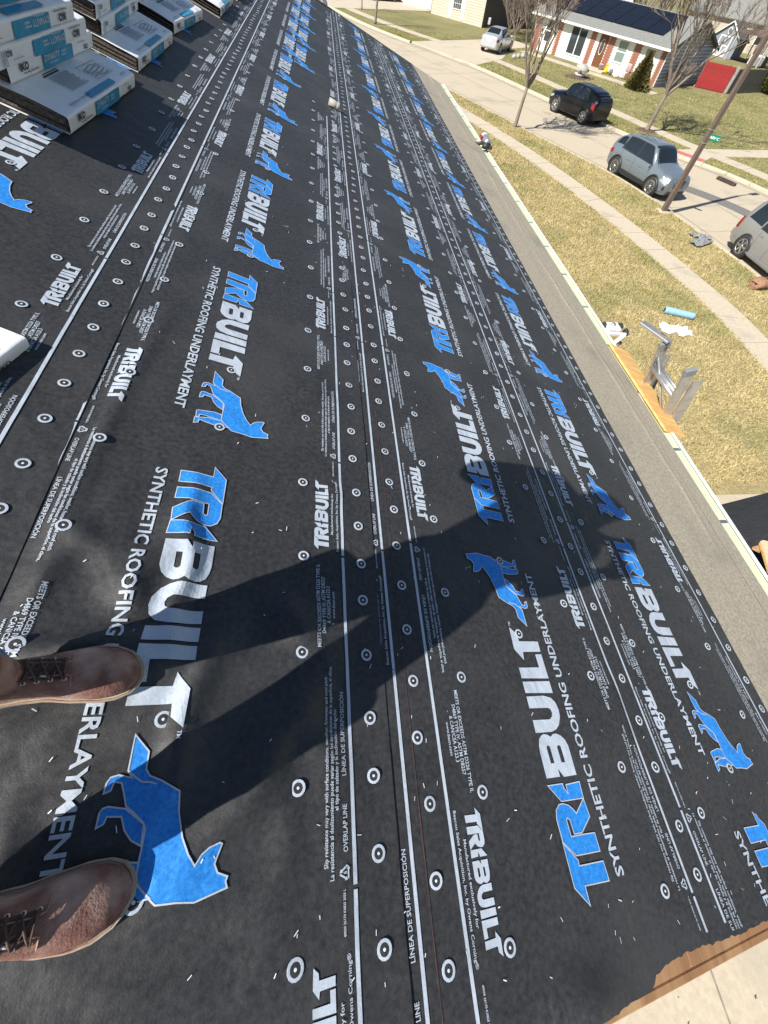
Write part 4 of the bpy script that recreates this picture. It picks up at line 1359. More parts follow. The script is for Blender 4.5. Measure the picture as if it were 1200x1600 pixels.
for k, (x, y, r_, s_, lab) in enumerate(((15.62, 16.95, 30, 1.0, 'crumpled grey felt scrap on the verge beside the kerb'), (15.95, 17.55, -20, 0.8, 'smaller grey felt scrap lying on the kerb edge'))):
    mb = crumple(1.15 * s_, 0.5 * s_, 22, 12, 11 + k, 0.11 * s_, 0.22)
    tag(mb.build('felt_scrap', MT['grey_scrap'], None, Matrix.Translation((x, y, LZ + 0.02)) @ Matrix.Rotation(R(r_), 4, 'Z')), lab, 'scrap', 'grey scraps by the kerb')
lb = empty('leaf_bag', (16.05, 13.55, LZ), R(15), 'torn brown paper bag of leaves lying on the verge near the silver car', 'bag')
mb = MB(); rings = []
for i in range(9):
    t = i / 8; x = -0.42 + 0.84 * t; r_ = 0.20 * math.sin(math.pi * min(0.92, 0.16 + t * 0.8)) + 0.03
    rings.append([(x + 0.03 * noise.noise((a, t * 5, 2)), r_ * 1.25 * math.cos(a) * (1 + .45 * noise.noise((a * 2.5, t * 6, 1))), max(0.0, r_ * 0.8 + r_ * 0.8 * math.sin(a) * (1 + .5 * noise.noise((a * 2.5, t * 6, 7))))) for a in [2 * math.pi * k / 14 for k in range(14)]])
mb.loft(rings); mb.build('sack', MT['brown_paper'], lb)
part('torn_mouth', MT['steel_dark'], lb, lambda b: b.prism([(0.0, 0.0), (0.05, 0.10), (0.02, 0.2), (0.11, 0.16), (0.16, 0.05), (0.1, -0.04)], 0, 0.02), Matrix.Translation((-0.46, -0.09, 0.20)))
part('twig', MT['bark_dark'], lb, lambda b: b.tube([(0.2, 0.1, 0.2), (0.5, 0.2, 0.25), (0.9, 0.22, 0.2)], [0.012, 0.01, 0.004], 6))

# ------------------------------------------------------------------ dump trailer on the driveway
dt = empty('dump_trailer', (7.5, 1.6, LZ + 0.02), R(12), 'dark dump trailer on the driveway below the eave', 'trailer')
for (lo, hi) in (((-2.2, 1.55, 0.5), (2.2, 1.62, 1.25)), ((-2.2, -1.62, 0.5), (2.2, -1.55, 1.25)), ((-2.27, -1.62, 0.5), (-2.2, 1.62, 1.25)), ((2.2, -1.62, 0.5), (2.27, 1.62, 1.25))):
    part('side_panel', MT['steel_dark'], dt, lambda b: b.box(lo, hi))
part('bed', MT['steel_dark'], dt, lambda b: b.box((-2.2, -1.55, 0.45), (2.2, 1.55, 0.55)))
for sx in (-0.55, 0.55):
    for sy in (-1, 1):
        part('wheel', MT['rubber'], dt, lambda b: b.lathe([(0, -0.1), (0.3, -0.1), (0.35, -0.06), (0.35, 0.06), (0.3, 0.1), (0, 0.1)], 20, M=Matrix.Translation((sx, sy * 1.40, 0.35)) @ Matrix.Rotation(R(90), 4, 'X')))
mb = MB()
vs = []
for i in range(14):
    for j in range(10):
        x = -0.75 + 2.9 * i / 13; y = 0.80 + 0.86 * j / 9
        vs.append((x, y, 1.27 + 0.10 * math.sin(j / 9 * 3.1) + 0.03 * noise.noise((x, y * 2, 3)) - (0.10 if j == 0 else 0)))
mb.add(vs, [(i * 10 + j, (i + 1) * 10 + j, (i + 1) * 10 + j + 1, i * 10 + j + 1) for i in range(13) for j in range(9)], 0, True)
tag(mb.build('felt_sheet', MT['black_felt'], None, Matrix.Translation((7.5, 1.6, LZ + 0.02)) @ Matrix.Rotation(R(12), 4, 'Z')), 'sheet of old black roofing felt covering the far end of the trailer', 'felt sheet')
bo = ((7.28, 2.00, 1.36, -21, 0.80, 0.62, 'pale plywood offcut with an orange edge in the trailer, nearest the eave'), (7.62, 2.42, 1.44, 6, 0.62, 0.30, 'pale plywood offcut on top of the black felt'), (7.35, 1.22, 1.30, -16, 0.9, 0.7, 'pale plywood offcut deeper in the trailer'))
for (x, y, z, r_, w, d, lab) in bo:
    root = empty('plywood_offcut', (x, y, z), R(r_), lab, 'plywood', 'plywood offcuts in the trailer')
    part('face', MT['ply_face'], root, lambda b: b.box((-w / 2, -d / 2, 0.036), (w / 2, d / 2, 0.042)))
    part('edge', MT['plank'], root, lambda b: b.box((-w / 2 - 0.001, -d / 2 - 0.001, 0.0), (w / 2 + 0.001, d / 2 + 0.001, 0.0355)))
root = empty('plywood_offcut', (6.78, 2.62, 1.30), R(-42), 'reddish board end sticking out from under the black felt', 'plywood', 'plywood offcuts in the trailer')
part('face', MT['ply_edge'], root, lambda b: b.box((-0.4, -0.17, 0), (0.4, 0.17, 0.04)))
# ------------------------------------------------------------------ people
def catmull(keys, x):
    for (a, ya), (b, yb) in zip(keys, keys[1:]):
        if x <= b:
            t = (x - a) / (b - a); t = t * t * (3 - 2 * t) * 0.5 + t * 0.5
            return ya + (yb - ya) * t
    return keys[-1][1]


W_K = [(0, 0.014), (0.012, 0.027), (0.04, 0.034), (0.10, 0.034), (0.14, 0.037), (0.19, 0.048), (0.23, 0.0525), (0.26, 0.050), (0.285, 0.040), (0.298, 0.027), (0.306, 0.013), (0.310, 0.003)]
H_K = [(0, 0.060), (0.03, 0.075), (0.07, 0.100), (0.10, 0.112), (0.13, 0.108), (0.16, 0.096), (0.19, 0.084), (0.22, 0.074), (0.25, 0.066), (0.275, 0.056), (0.295, 0.043), (0.306, 0.032), (0.310, 0.025)]


def boot(M, side, up_m, sole_m, lace_m, parent, laced=True, shaft=0.175):
    "local x towards the toe from the heel, y across, z off the sole; side +1/-1 bends the outline"
    bend = lambda x: side * 0.010 * math.sin(math.pi * min(1, x / 0.31)) - side * 0.006 * (x / 0.31) ** 2
    xs = [0.31 * (1 - math.cos(math.pi * i / 34)) / 2 for i in range(35)]
    # sole
    out = [(x, bend(x) + catmull(W_K, x) + 0.0065) for x in xs] + [(x, bend(x) - catmull(W_K, x) - 0.0065) for x in reversed(xs)]
    mb = MB(); n = len(out)
    rings = []
    for z, s in ((0.0, 0.94), (0.004, 0.985), (0.013, 1.0), (0.018, 1.0), (0.0195, 0.985)):
        rings.append([((x - 0.155) * (1.035 - (1 - s) * 0.3) + 0.155, bend(x) + (y - bend(x)) * s, z) for x, y in out])
    mb.loft(rings, 0, True, True)
    bt = empty('boot'); bt.parent = parent; bt.matrix_local = M
    mb.build('sole', sole_m, bt)
    # welt stitching groove
    mb = MB(); mb.tube([(x * 0.992 + 0.001, bend(x) + (y - bend(x)) * 0.955, 0.0200) for x, y in out] , 0.0016, 5, cap=False); mb.build('welt', MT['leather_pale'], bt)
    # upper
    mb = MB(); rings = []
    N = 22
    for i in range(len(xs)):
        x = xs[i] * 0.992 + 0.001
        w = catmull(W_K, x); h = catmull(H_K, x); c = bend(x)
        ring = []
        for k in range(N + 1):
            a = math.pi * k / N
            ca, sa = math.cos(a), math.sin(a)
            y = c + w * (abs(ca) ** 0.72) * (1 if ca > 0 else -1)
            z = 0.018 + (h - 0.018) * (sa ** 0.78)
            # creases across the ball of the foot
            z += -0.0018 * math.exp(-((x - 0.205 - 0.25 * (y - c)) / 0.006) ** 2) * sa - 0.0014 * math.exp(-((x - 0.188 + 0.2 * (y - c)) / 0.005) ** 2) * sa
            z += 0.0012 * noise.noise((x * 45, y * 45, side)) * sa
            y += 0.0012 * noise.noise((x * 40, z * 40, side + 3)) * abs(ca)
            ring.append((x, y, z))
        rings.append(ring)
    mb.loft(rings, 0, False, False)
    up = mb.build('upper', up_m, bt)
    # ankle shaft
    mb = MB(); rings = []
    for k in range(8):
        t = k / 7; z = 0.070 + (shaft - 0.070) * t
        cx = 0.072 - 0.012 * t; rx = 0.068 - 0.014 * t; ry = 0.037 + 0.004 * t
        rings.append([(cx + rx * math.cos(a), bend(0.07) + ry * math.sin(a), z + (0.010 * math.cos(a) if t > .9 else 0)) for a in [2 * math.pi * q / 20 for q in range(20)]])
    mb.loft(rings, 0, True, False)
    mb.build('shaft', up_m, bt)
    # trouser leg falling over the shaft, rising plumb
    upl = M.to_3x3().inverted() @ Vector((0, 0, 1))
    mb = MB(); rings = []
    for k in range(10):
        t = k / 9; hh = 0.36 * t
        c = Vector((0.044, bend(0.07), 0.128)) + upl * hh + Vector((0.02 * t, 0, 0))
        rings.append([(c.x + (0.066 + 0.012 * t + 0.004 * math.sin(3 * a + k)) * math.cos(a), c.y + (0.054 + 0.018 * t + 0.004 * math.sin(2 * a + k * 2)) * math.sin(a), c.z + (0.008 * math.cos(a) + 0.003 * math.sin(5 * a)) * (1 - t)) for a in [2 * math.pi * q / 28 for q in range(28)]])
    mb.loft(rings, 0, True, False)
    mb.build('trouser_cuff', MT['denim'], bt)
    mb = MB(); mb.tube([rings[0][q % 28] for q in range(29)], 0.0035, 6, cap=False); mb.build('cuff_hem', MT['denim'], bt)
    # tongue
    mb = MB(); rings = []
    for k in range(9):
        t = k / 8; x = 0.185 - 0.10 * t
        h = catmull(H_K, x) + 0.004 + 0.055 * max(0, t - 0.55)
        rings.append([(x, bend(x) + yy, h - 5.0 * yy * yy) for yy in (-0.020, -0.010, 0, 0.010, 0.020)])
    mb.loft(rings, 0, False, False); mb.build('tongue', lace_m, bt)
    # eyelet flaps on both sides of the tongue
    hz = lambda x, y: 0.018 + (catmull(H_K, x) - 0.018) * (max(0.0, 1 - (abs(y) / catmull(W_K, x)) ** 2.75) ** 0.39)
    for s in (-1, 1):
        mb = MB(); vs = []
        cols = 12
        for i in range(cols + 1):
            x = 0.080 + 0.115 * i / cols
            yi = 0.011 + 0.0045 * (1 - i / cols)
            yo = min(catmull(W_K, x) * 0.93, 0.034)
            if i == cols: yi += 0.004; yo -= 0.003
            for j in range(5):
                y = yi + (yo - yi) * j / 4
                vs.append((x, bend(x) + s * y, hz(x, y) + 0.0042 - (0.0015 if j == 4 else 0) + (0.004 * max(0, 0.11 - x) / 0.03)))
        mb.add(vs, [(i * 5 + j, (i + 1) * 5 + j, (i + 1) * 5 + j + 1, i * 5 + j + 1) for i in range(cols) for j in range(4)], 0, True)
        fl = mb.build('eyelet_flap', up_m, bt)
        mb = MB()
        edge = [vs[i * 5] for i in range(cols + 1)] + [vs[cols * 5 + j] for j in range(1, 5)]
        mb.tube([(p[0], p[1], p[2] + 0.0005) for p in edge], 0.0013, 5); mb.build('flap_edge', MT['leather_pale'], fl)
        if laced:
            for k in range(6):
                x = 0.090 + k * 0.019
                y = 0.019 + 0.0032 * (1 - k / 5)
                mb = MB(); mb.lathe([(0.0018, 0.0), (0.0044, 0.0), (0.0040, 0.0016), (0.0020, 0.0016)], 12, M=Matrix.Translation((x, bend(x) + s * y, hz(x, y) + 0.0040)) @ Matrix.Rotation(-s * 0.5, 4, 'X'))
                mb.build('eyelet', MT['eyelet'], fl)
    if laced:
        rg = random.Random(side + 5)
        lc = MB()
        for k in range(6):
            x = 0.090 + k * 0.019; y = 0.020
            for s in (-1, 1):
                x2 = x + 0.019 if k < 5 else x + 0.002
                P = []
                for t in range(9):
                    q = t / 8
                    yy = s * y * (1 - 2 * q); xx = x + (x2 - x) * q
                    P.append((xx, bend(xx) + yy, hz(xx, abs(yy)) + 0.0080 + 0.0035 * math.sin(math.pi * q) + (0.003 if s > 0 else 0)))
                lc.tube(P, 0.0019, 6)
        lc.build('lacing', lace_m, bt)
        # bow and loose ends falling over the ankle
        for k in range(7):
            a0 = rg.uniform(-0.9, 0.9); L = rg.uniform(0.05, 0.09); s = -1 if k % 2 else 1
            P = []
            for t in range(12):
                q = t / 11
                xx = 0.088 - 0.05 * math.sin(math.pi * q * 0.5) * (0.4 + 0.2 * k / 7) + 0.012 * math.sin(q * 5 + k)
                yy = s * L * 0.55 * math.sin(math.pi * q * (0.95 if k < 4 else 0.55)) + 0.004 * k - 0.01
                zz = 0.128 + 0.012 * math.sin(q * 4 + k) - 0.035 * abs(yy) / 0.04 + 0.004 * (k % 3)
                P.append((xx, bend(xx) + yy, zz))
            lb_ = MB(); lb_.tube(P, 0.0021, 6); lb_.build('lace_loop', lace_m, bt)
        e = MB(); e.tube([(0.150, bend(.15) - 0.012, 0.106), (0.163, bend(.16) - 0.014, 0.1015)], 0.0021, 6); e.build('lace_tip', MT['ink_white'], bt)
    return bt


def skin_obj(name, verts, edges, m, parent, sub=2, root=0):
    me = bpy.data.meshes.new(name)
    me.from_pydata([v[:3] for v in verts], edges, [])
    o = link(name, me, parent)
    me.materials.append(m)
    md = o.modifiers.new('skin', 'SKIN')
    sl = me.skin_vertices[0].data
    for i, v in enumerate(verts):
        r = v[3]; r2 = v[4] if len(v) > 4 else r
        sl[i].radius = (r, r2); sl[i].use_root = (i == root)
    md.use_smooth_shade = True
    sd = o.modifiers.new('sub', 'SUBSURF'); sd.levels = sub; sd.render_levels = sub
    return o


def person(label, ank, hip, chest, headp, sh, elbow, wrist, palm_dir, boots, name='person', boot_m=None, laced=True, hat=True):
    "joints in world metres; index 0 = left (+y), 1 = right (-y)"
    root = empty(name, (hip[0], hip[1], min(a[2] for a in ank) - 0.1), 0, label, 'person')
    off = Vector(root.location)
    L = lambda p: tuple(Vector(p) - off)
    # body: one continuous skinned figure
    V = []; E_ = []

    def add(p, r, prev=None, r2=None):
        V.append((*L(p), r, r2 or r)); i = len(V) - 1
        if prev is not None: E_.append((prev, i))
        return i
    hip = Vector(hip); chest = Vector(chest); headp = Vector(headp)
    b0 = add(hip, 0.125, None, 0.15); b1 = add(hip.lerp(chest, 0.5), 0.115, b0, 0.14); b2 = add(chest, 0.12, b1, 0.155)
    nk = add(chest.lerp(headp, 0.52), 0.058, b2)
    h1 = add(headp + Vector((0, 0, -0.055)), 0.078, nk); h2 = add(headp + Vector((0.012, 0, 0.03)), 0.092, h1); h3 = add(headp + Vector((0, 0, 0.095)), 0.07, h2)
    for k in range(2):
        s_ = Vector(sh[k]); e_ = Vector(elbow[k]); w_ = Vector(wrist[k]); pd = Vector(palm_dir[k]).normalized()
        a = add(s_, 0.062, b2); a = add(s_.lerp(e_, 0.5), 0.050, a); a = add(e_, 0.043, a); a = add(e_.lerp(w_, .4), 0.042, a); a = add(w_, 0.028, a)
        sd = (1 if k == 0 else -1)
        pl_ = add(w_ + pd * 0.055, 0.030, a)
        lat = pd.cross(Vector((0, 0, 1))).normalized()
        for q in range(4):
            f0 = w_ + pd * 0.10 + lat * (q - 1.5) * 0.021
            i0 = add(f0, 0.0095, pl_); i1 = add(f0 + pd * (0.032 + 0.004 * (q in (1, 2))) + Vector((0, 0, -0.006)), 0.0088, i0); add(f0 + pd * 0.05 + Vector((0.004, 0, -0.028)), 0.0078, i1)
        t0 = w_ + pd * 0.045 + lat * sd * 0.042
        i0 = add(t0, 0.0115, pl_); add(t0 + pd * 0.035 + lat * sd * 0.008, 0.0095, i0)
        kn = Vector(ank[k]).lerp(hip, 0.52) + Vector((0.05, 0.015 * sd, 0))
        hj = hip + Vector((0, 0.09 * sd, -0.06))
        a = add(hj, 0.088, b0); a = add(hj.lerp(kn, .5), 0.075, a); a = add(kn, 0.055, a); a = add(kn.lerp(Vector(ank[k]), .4), 0.052, a); a = add(ank[k], 0.036, a)
    skin_obj('body', V, E_, MT['skin'], root)
    # jeans
    V = []; E_ = []
    b0 = add(hip, 0.150, None, 0.185); add(hip + Vector((0, 0, 0.10)), 0.145, b0, 0.175)
    for k in range(2):
        sd = (1 if k == 0 else -1)
        kn = Vector(ank[k]).lerp(hip, 0.52) + Vector((0.05, 0.015 * sd, 0)); hj = hip + Vector((0, 0.09 * sd, -0.06))
        a = add(hj, 0.120, b0); a = add(hj.lerp(kn, .5), 0.108, a); a = add(kn, 0.092, a); a = add(kn.lerp(Vector(ank[k]), .5), 0.085, a)
        a = add(Vector(ank[k]).lerp(kn, 0.12) + Vector((-0.02, 0, 0.0)), 0.074, a); add(Vector(ank[k]) + Vector((-0.03, 0, -0.045)), 0.068, a)
    skin_obj('jeans', V, E_, MT['denim'], root)
    # jacket
    V = []; E_ = []
    b0 = add(hip + Vector((0, 0, -0.10)), 0.165, None, 0.200); b1 = add(hip.lerp(chest, 0.5), 0.165, b0, 0.200); b2 = add(chest, 0.165, b1, 0.215); add(chest.lerp(headp, 0.45), 0.105, b2)
    for k in range(2):
        s_ = Vector(sh[k]); e_ = Vector(elbow[k]); w_ = Vector(wrist[k])
        a = add(s_, 0.112, b2); a = add(s_.lerp(e_, 0.5), 0.090, a); a = add(e_, 0.070, a); a = add(e_.lerp(w_, .5), 0.060, a); add(e_.lerp(w_, .93), 0.042, a)
    skin_obj('jacket', V, E_, MT['jacket'], root)
    # cap, ears, nose
    hl = Vector(L(headp))
    if hat:
        mb = MB(); mb.lathe([(0.104, 0.02), (0.105, 0.05), (0.098, 0.09), (0.07, 0.125), (0.03, 0.14), (0.0, 0.142)], 20, M=Matrix.Translation(hl)); c = mb.build('cap', MT['jacket'], root)
        mb = MB(); mb.prism([(0.07, -0.075), (0.07, 0.075), (0.12, 0.07), (0.165, 0.04), (0.18, 0), (0.165, -0.04), (0.12, -0.07)], 0.022, 0.030, M=Matrix.Translation(hl)); mb.build('brim', MT['jacket'], c)
    for s in (-1, 1):
        mb = MB(); mb.tube([hl + Vector((0, s * 0.088, 0.02)), hl + Vector((-0.012, s * 0.104, 0.0)), hl + Vector((0, s * 0.09, -0.03))], [0.008, 0.015, 0.008], 8); mb.build('ear', MT['skin'], root)
        mb = MB(); mb.lathe([(0, 0.010), (0.007, 0.007), (0.010, 0)], 10, M=Matrix.Translation(hl + Vector((0.093, s * 0.033, 0.012))) @ Matrix.Rotation(R(90), 4, 'Y')); mb.build('eye', MT['ink_black'], root)
    mb = MB(); mb.tube([hl + Vector((0.092, 0, 0.015)), hl + Vector((0.116, 0, -0.018)), hl + Vector((0.098, 0, -0.026))], [0.008, 0.013, 0.010], 8); mb.build('nose', MT['skin'], root)
    mb = MB(); mb.tube([hl + Vector((0.083, -0.022, -0.052)), hl + Vector((0.093, 0, -0.052)), hl + Vector((0.083, 0.022, -0.052))], 0.006, 6); mb.build('mouth', MT['leather_pale'], root)
    inv = Matrix.Translation(-off)
    for k in range(2):
        boot(inv @ boots[k], 1 if k == 0 else -1, boot_m[0], boot_m[1], boot_m[2], root, laced)
    return root


def bootM(u, v, ang, n=0.018, toe=True):
    "boot standing on the slope with its toe tip at (u, v); ang turns it towards +u"
    d = SV * math.cos(R(ang)) + EV * math.sin(R(ang))
    y = NV.cross(d).normalized()
    o = RP(u, v, n) - d * 0.312
    return Matrix(((d.x, y.x, NV.x, o.x), (d.y, y.y, NV.y, o.y), (d.z, y.z, NV.z, o.z), (0, 0, 0, 1)))


hA = S2.h(0.19, -0.16); hB = S2.h(-0.17, -0.1)
MA = bootM(0.207, -0.103, 9, hA + 0.001); MBm = bootM(-0.179, -0.040, -1.5, hB + 0.001)
ankA = MA @ Vector((0.064, 0, 0.12)); ankB = MBm @ Vector((0.064, 0, 0.12))
fwd = Vector((CW[0][2], CW[1][2], CW[2][2])); rgt = Vector((CW[0][0], CW[1][0], CW[2][0])); dwn = Vector((CW[0][1], CW[1][1], CW[2][1]))
camp = Vector((0, 0, H))
phone_c = camp - fwd * 0.016
wL = phone_c - rgt * 0.085 - fwd * 0.05 - dwn * 0.06
wR = phone_c - rgt * 0.10 - fwd * 0.035 + dwn * 0.10
photographer = person('person in brown laced boots and blue jeans standing on the roof, holding up a phone', (ankA, ankB), (-0.64, -0.01, 6.35), (-0.60, 0.0, 6.74), (-0.55, -0.03, 7.01),
       ((-0.60, 0.22, 6.83), (-0.58, -0.20, 6.83)), ((-0.52, 0.48, 6.36), (-0.48, -0.15, 6.44)), (wL, wR), (rgt * 0.8 - fwd * 0.15 + dwn * .1, rgt * 0.8 - fwd * 0.15 - dwn * 0.1), (MA, MBm), boot_m=(MT['leather'], MT['sole'], MT['lace']))
pm = Matrix(((rgt.x, dwn.x, -fwd.x, phone_c.x), (rgt.y, dwn.y, -fwd.y, phone_c.y), (rgt.z, dwn.z, -fwd.z, phone_c.z), (0, 0, 0, 1)))
ph = tag(empty('phone'), 'black phone held in both hands in front of the person', 'phone')
ph.matrix_world = pm
mb = MB(); mb.box((-0.036, -0.015, -0.004), (0.036, 0.135, 0.004), bev=0.003); mb.build('case', MT['black_plastic'], ph)
mb = MB(); mb.box((-0.033, -0.012, 0.0045), (0.033, 0.132, 0.0052)); mb.build('screen', MT['auto_glass'], ph)

# a second worker at the far end of the roof: one pale shoe and a jeans leg reach into view
fu, fv = 13.06, 0.47
WA = bootM(fu - 0.12, fv + 0.02, 20, 0.03); WB = bootM(fu + 0.05, fv - 0.30, 30, 0.03)
aA = WA @ Vector((0.064, 0, 0.12)); aB = WB @ Vector((0.064, 0, 0.12))
hp = (Vector(aA) + Vector(aB)) / 2 + Vector((-0.1, 0.05, 0.86))
person('second worker in jeans and a pale shoe at the far end of the roof', (aB, aA), hp, hp + Vector((0.05, 0, 0.42)), hp + Vector((0.1, 0, 0.72)),
       (hp + Vector((0.05, 0.2, 0.5)), hp + Vector((0.05, -0.2, 0.5))), (hp + Vector((0.0, 0.32, 0.25)), hp + Vector((0.0, -0.32, 0.25))), (hp + Vector((0.15, 0.30, 0.05)), hp + Vector((0.15, -0.30, 0.05))), ((0.3, 0, -0.9), (0.3, 0, -0.9)), (WB, WA), boot_m=(MT['plastic_white'], MT['plastic_white'], MT['grey_scrap']), laced=False)
# ------------------------------------------------------------------ vehicles
def lerp_st(st, x):
    if x <= st[0][0]: return st[0][1:]
    for a, b in zip(st, st[1:]):
        if x <= b[0]:
            t = (x - a[0]) / (b[0] - a[0]); t = 0.5 * t + 0.5 * t * t * (3 - 2 * t)
            return tuple(p + (q - p) * t for p, q in zip(a[1:], b[1:]))
    return st[-1][1:]


def car(name, label, at, heading, st, paint, wheel_r, axles, track, side_wins, shield, rear_win, lamps, tails, cladding, rim, plate=None, extras=None, mirrors=None, group='cars parked along the street', handles=()):
    """st rows: x, z_low, w_low, z_mid, w_mid, z_belt, w_belt, z_top, w_top, crown (x forward)"""
    root = empty(name, at, math.atan2(heading[1], heading[0]), label, 'car', group)
    x0, x1 = st[0][0], st[-1][0]

    def half(x):
        zl, wl, zm, wm, zb, wb, zt, wt, cr = lerp_st(st, x)
        zsh = zm + (zb - zm) * 0.55; wsh = wm + (wb - wm) * 0.22
        return [(0.0, zl), (wl * 0.9, zl), (wl, zl + 0.05), (wm, zm), (wsh, zsh), (wb, zb), (wb + (wt - wb) * 0.55, zb + (zt - zb) * 0.60), (wt, zt - 0.012), (wt * 0.86, zt + cr * 0.35), (wt * 0.5, zt + cr * 0.8), (0, zt + cr)]
    NX = 56
    xs = [x0 + (x1 - x0) * (0.5 - 0.5 * math.cos(math.pi * i / NX)) * 0.35 + (x1 - x0) * i / NX * 0.65 for i in range(NX + 1)]
    rings = []
    for x in xs:
        h = half(x)
        rings.append([(x, y, z) for y, z in h] + [(x, -y, z) for y, z in reversed(h[1:-1])])
    mb = MB(); mb.loft(rings, 0, True, True)
    mb.build('body', paint, root)

    def side(x, g, s, off=0.006):
        zl, wl, zm, wm, zb, wb, zt, wt, cr = lerp_st(st, x)
        P = [(wb, zb), (wb + (wt - wb) * 0.55, zb + (zt - zb) * 0.60), (wt, zt - 0.012)]
        if g < 0.6: t = g / 0.6; y, z = P[0][0] + (P[1][0] - P[0][0]) * t, P[0][1] + (P[1][1] - P[0][1]) * t
        else: t = (g - 0.6) / 0.4; y, z = P[1][0] + (P[2][0] - P[1][0]) * t, P[1][1] + (P[2][1] - P[1][1]) * t
        return (x, s * (y + off), z + off * 0.4)

    def flank(x, z, s, off=0.006):
        h = half(x)
        for (ya, za), (yb, zb) in zip(h, h[1:]):
            if za <= z <= zb and zb > za:
                return (x, s * (ya + (yb - ya) * (z - za) / (zb - za) + off), z)
        return (x, s * (h[3][0] + off), z)

    def top(x, f, off=0.006):
        zl, wl, zm, wm, zb, wb, zt, wt, cr = lerp_st(st, x)
        a = abs(f)
        K = [(0, zt + cr), (0.5, zt + cr * 0.8), (0.86, zt + cr * 0.35), (1.0, zt - 0.012)]
        for (fa, za), (fb, zb_) in zip(K, K[1:]):
            if a <= fb: z = za + (zb_ - za) * (a - fa) / (fb - fa); break
        return (x, wt * f, z + off)

    def patch(name_, fn, quad, m, nu=10, nv=6, par=root, flip=False):
        "quad: four (p, q) corners in the surface's own parameters"
        mb = MB(); vs = []
        for i in range(nu + 1):
            for j in range(nv + 1):
                a = i / nu; b = j / nv
                p = [quad[0][k] * (1 - a) * (1 - b) + quad[1][k] * a * (1 - b) + quad[2][k] * a * b + quad[3][k] * (1 - a) * b for k in (0, 1)]
                vs.append(fn(p[0], p[1]))
        mb.add(vs, [(i * (nv + 1) + j, (i + 1) * (nv + 1) + j, (i + 1) * (nv + 1) + j + 1, i * (nv + 1) + j + 1) for i in range(nu) for j in range(nv)], 0, True)
        return mb.build(name_, m, par)
    for s in (-1, 1):
        for q in side_wins: patch('side_window', lambda x, g: side(x, g, s), q, MT['auto_glass'])
        for q, m in lamps: patch('headlight', lambda x, z: flank(x, z, s, 0.010), q, m, 6, 4)
        for q in tails: patch('taillight', lambda x, z: flank(x, z, s, 0.010), q, MT['lamp_red'], 6, 4)
        for q in cladding: patch('sill_cladding', lambda x, z: flank(x, z, s, 0.012), q, MT['black_plastic'], 14, 4)
        for q in handles: patch('door_handle', lambda x, z: flank(x, z, s, 0.022), q, MT['chrome'], 4, 2)
        if mirrors:
            mx, mz = mirrors
            y = side(mx, 0.02, s)[1]
            mb = MB(); mb.loft([[(mx + dx + 0.05 * w * math.cos(a) * 0.5, y + s * (0.02 + 0.17 * t), mz + 0.065 * w * math.sin(a)) for a in [2 * math.pi * k / 10 for k in range(10)]] for t, w, dx in ((0, 0.35, 0), (0.3, 0.9, 0), (0.8, 1.0, -0.01), (1.0, 0.6, -0.02))]); mb.build('mirror', paint, root)
        # dark band behind the glass and thin door seams
        xa = min(q[0][0] for q in side_wins) - 0.10; xb = max(q[1][0] for q in side_wins) + 0.02
        patch('window_band', lambda x, g: side(x, g, s, 0.003), [(xa, 0.03), (xb + 0.03, 0.03), (xb - 0.52, 0.965), (xa + 0.12, 0.965)], MT['black_plastic'], 14, 6)
        for xs_ in (side_wins[-1][0][0] - 0.02, side_wins[-1][1][0] - 0.02, side_wins[0][0][0] + 0.06):
            zt_ = lerp_st(st, xs_)[4] - 0.02
            patch('door_seam', lambda x, z: flank(x, z, s, 0.004), [(xs_ - 0.005, 0.30), (xs_ + 0.005, 0.30), (xs_ + 0.005, zt_), (xs_ - 0.005, zt_)], MT['black_plastic'], 1, 8)
    for q in shield: patch('windshield', top, q, MT['auto_glass'], 8, 10)
    for q in rear_win: patch('rear_window', top, q, MT['auto_glass'], 8, 10)
    # wheels
    for ax in axles:
        for s in (-1, 1):
            yo = flank(ax, wheel_r * 1.0, s, 0.0)[1]
            M = Matrix.Translation((ax, yo - s * 0.10 + s * 0.018, wheel_r)) @ Matrix.Rotation(R(-90 * s), 4, 'X')
            # dark well and flare
            mb = MB(); mb.lathe([(0.0, 0.101), (wheel_r * 1.13, 0.101), (wheel_r * 1.13, 0.03)], 28, M=M); mb.build('wheel_well', MT['black_plastic'], root)
            if cladding:
                mb = MB()
                prof = [(wheel_r * 1.10, 0.10), (wheel_r * 1.12, 0.122), (wheel_r * 1.25, 0.112), (wheel_r * 1.27, 0.08)]
                vs = []; n = len(prof); K = 20
                for k in range(K + 1):
                    a = math.pi * (-0.04 + 1.08 * k / K)
                    for r_, z_ in prof: vs.append(M @ Vector((r_ * math.cos(a), -r_ * math.sin(a) * s, z_)))
                mb.add(vs, [(k * n + i, (k + 1) * n + i, (k + 1) * n + i + 1, k * n + i + 1) for k in range(K) for i in range(n - 1)], 0, True)
                mb.build('arch_flare', MT['black_plastic'], root)
            wh = empty('wheel'); wh.parent = root; wh.matrix_local = M
            mb = MB(); mb.lathe([(wheel_r * 0.66, -0.10), (wheel_r * 0.93, -0.10), (wheel_r, -0.07), (wheel_r, 0.075), (wheel_r * 0.95, 0.108), (wheel_r * 0.70, 0.112), (wheel_r * 0.67, 0.10)], 30); mb.build('tyre', MT['rubber'], wh)
            mb = MB()
            mb.lathe([(wheel_r * 0.69, 0.106), (wheel_r * 0.66, 0.114), (wheel_r * 0.61, 0.104), (wheel_r * 0.60, 0.085)], 30)
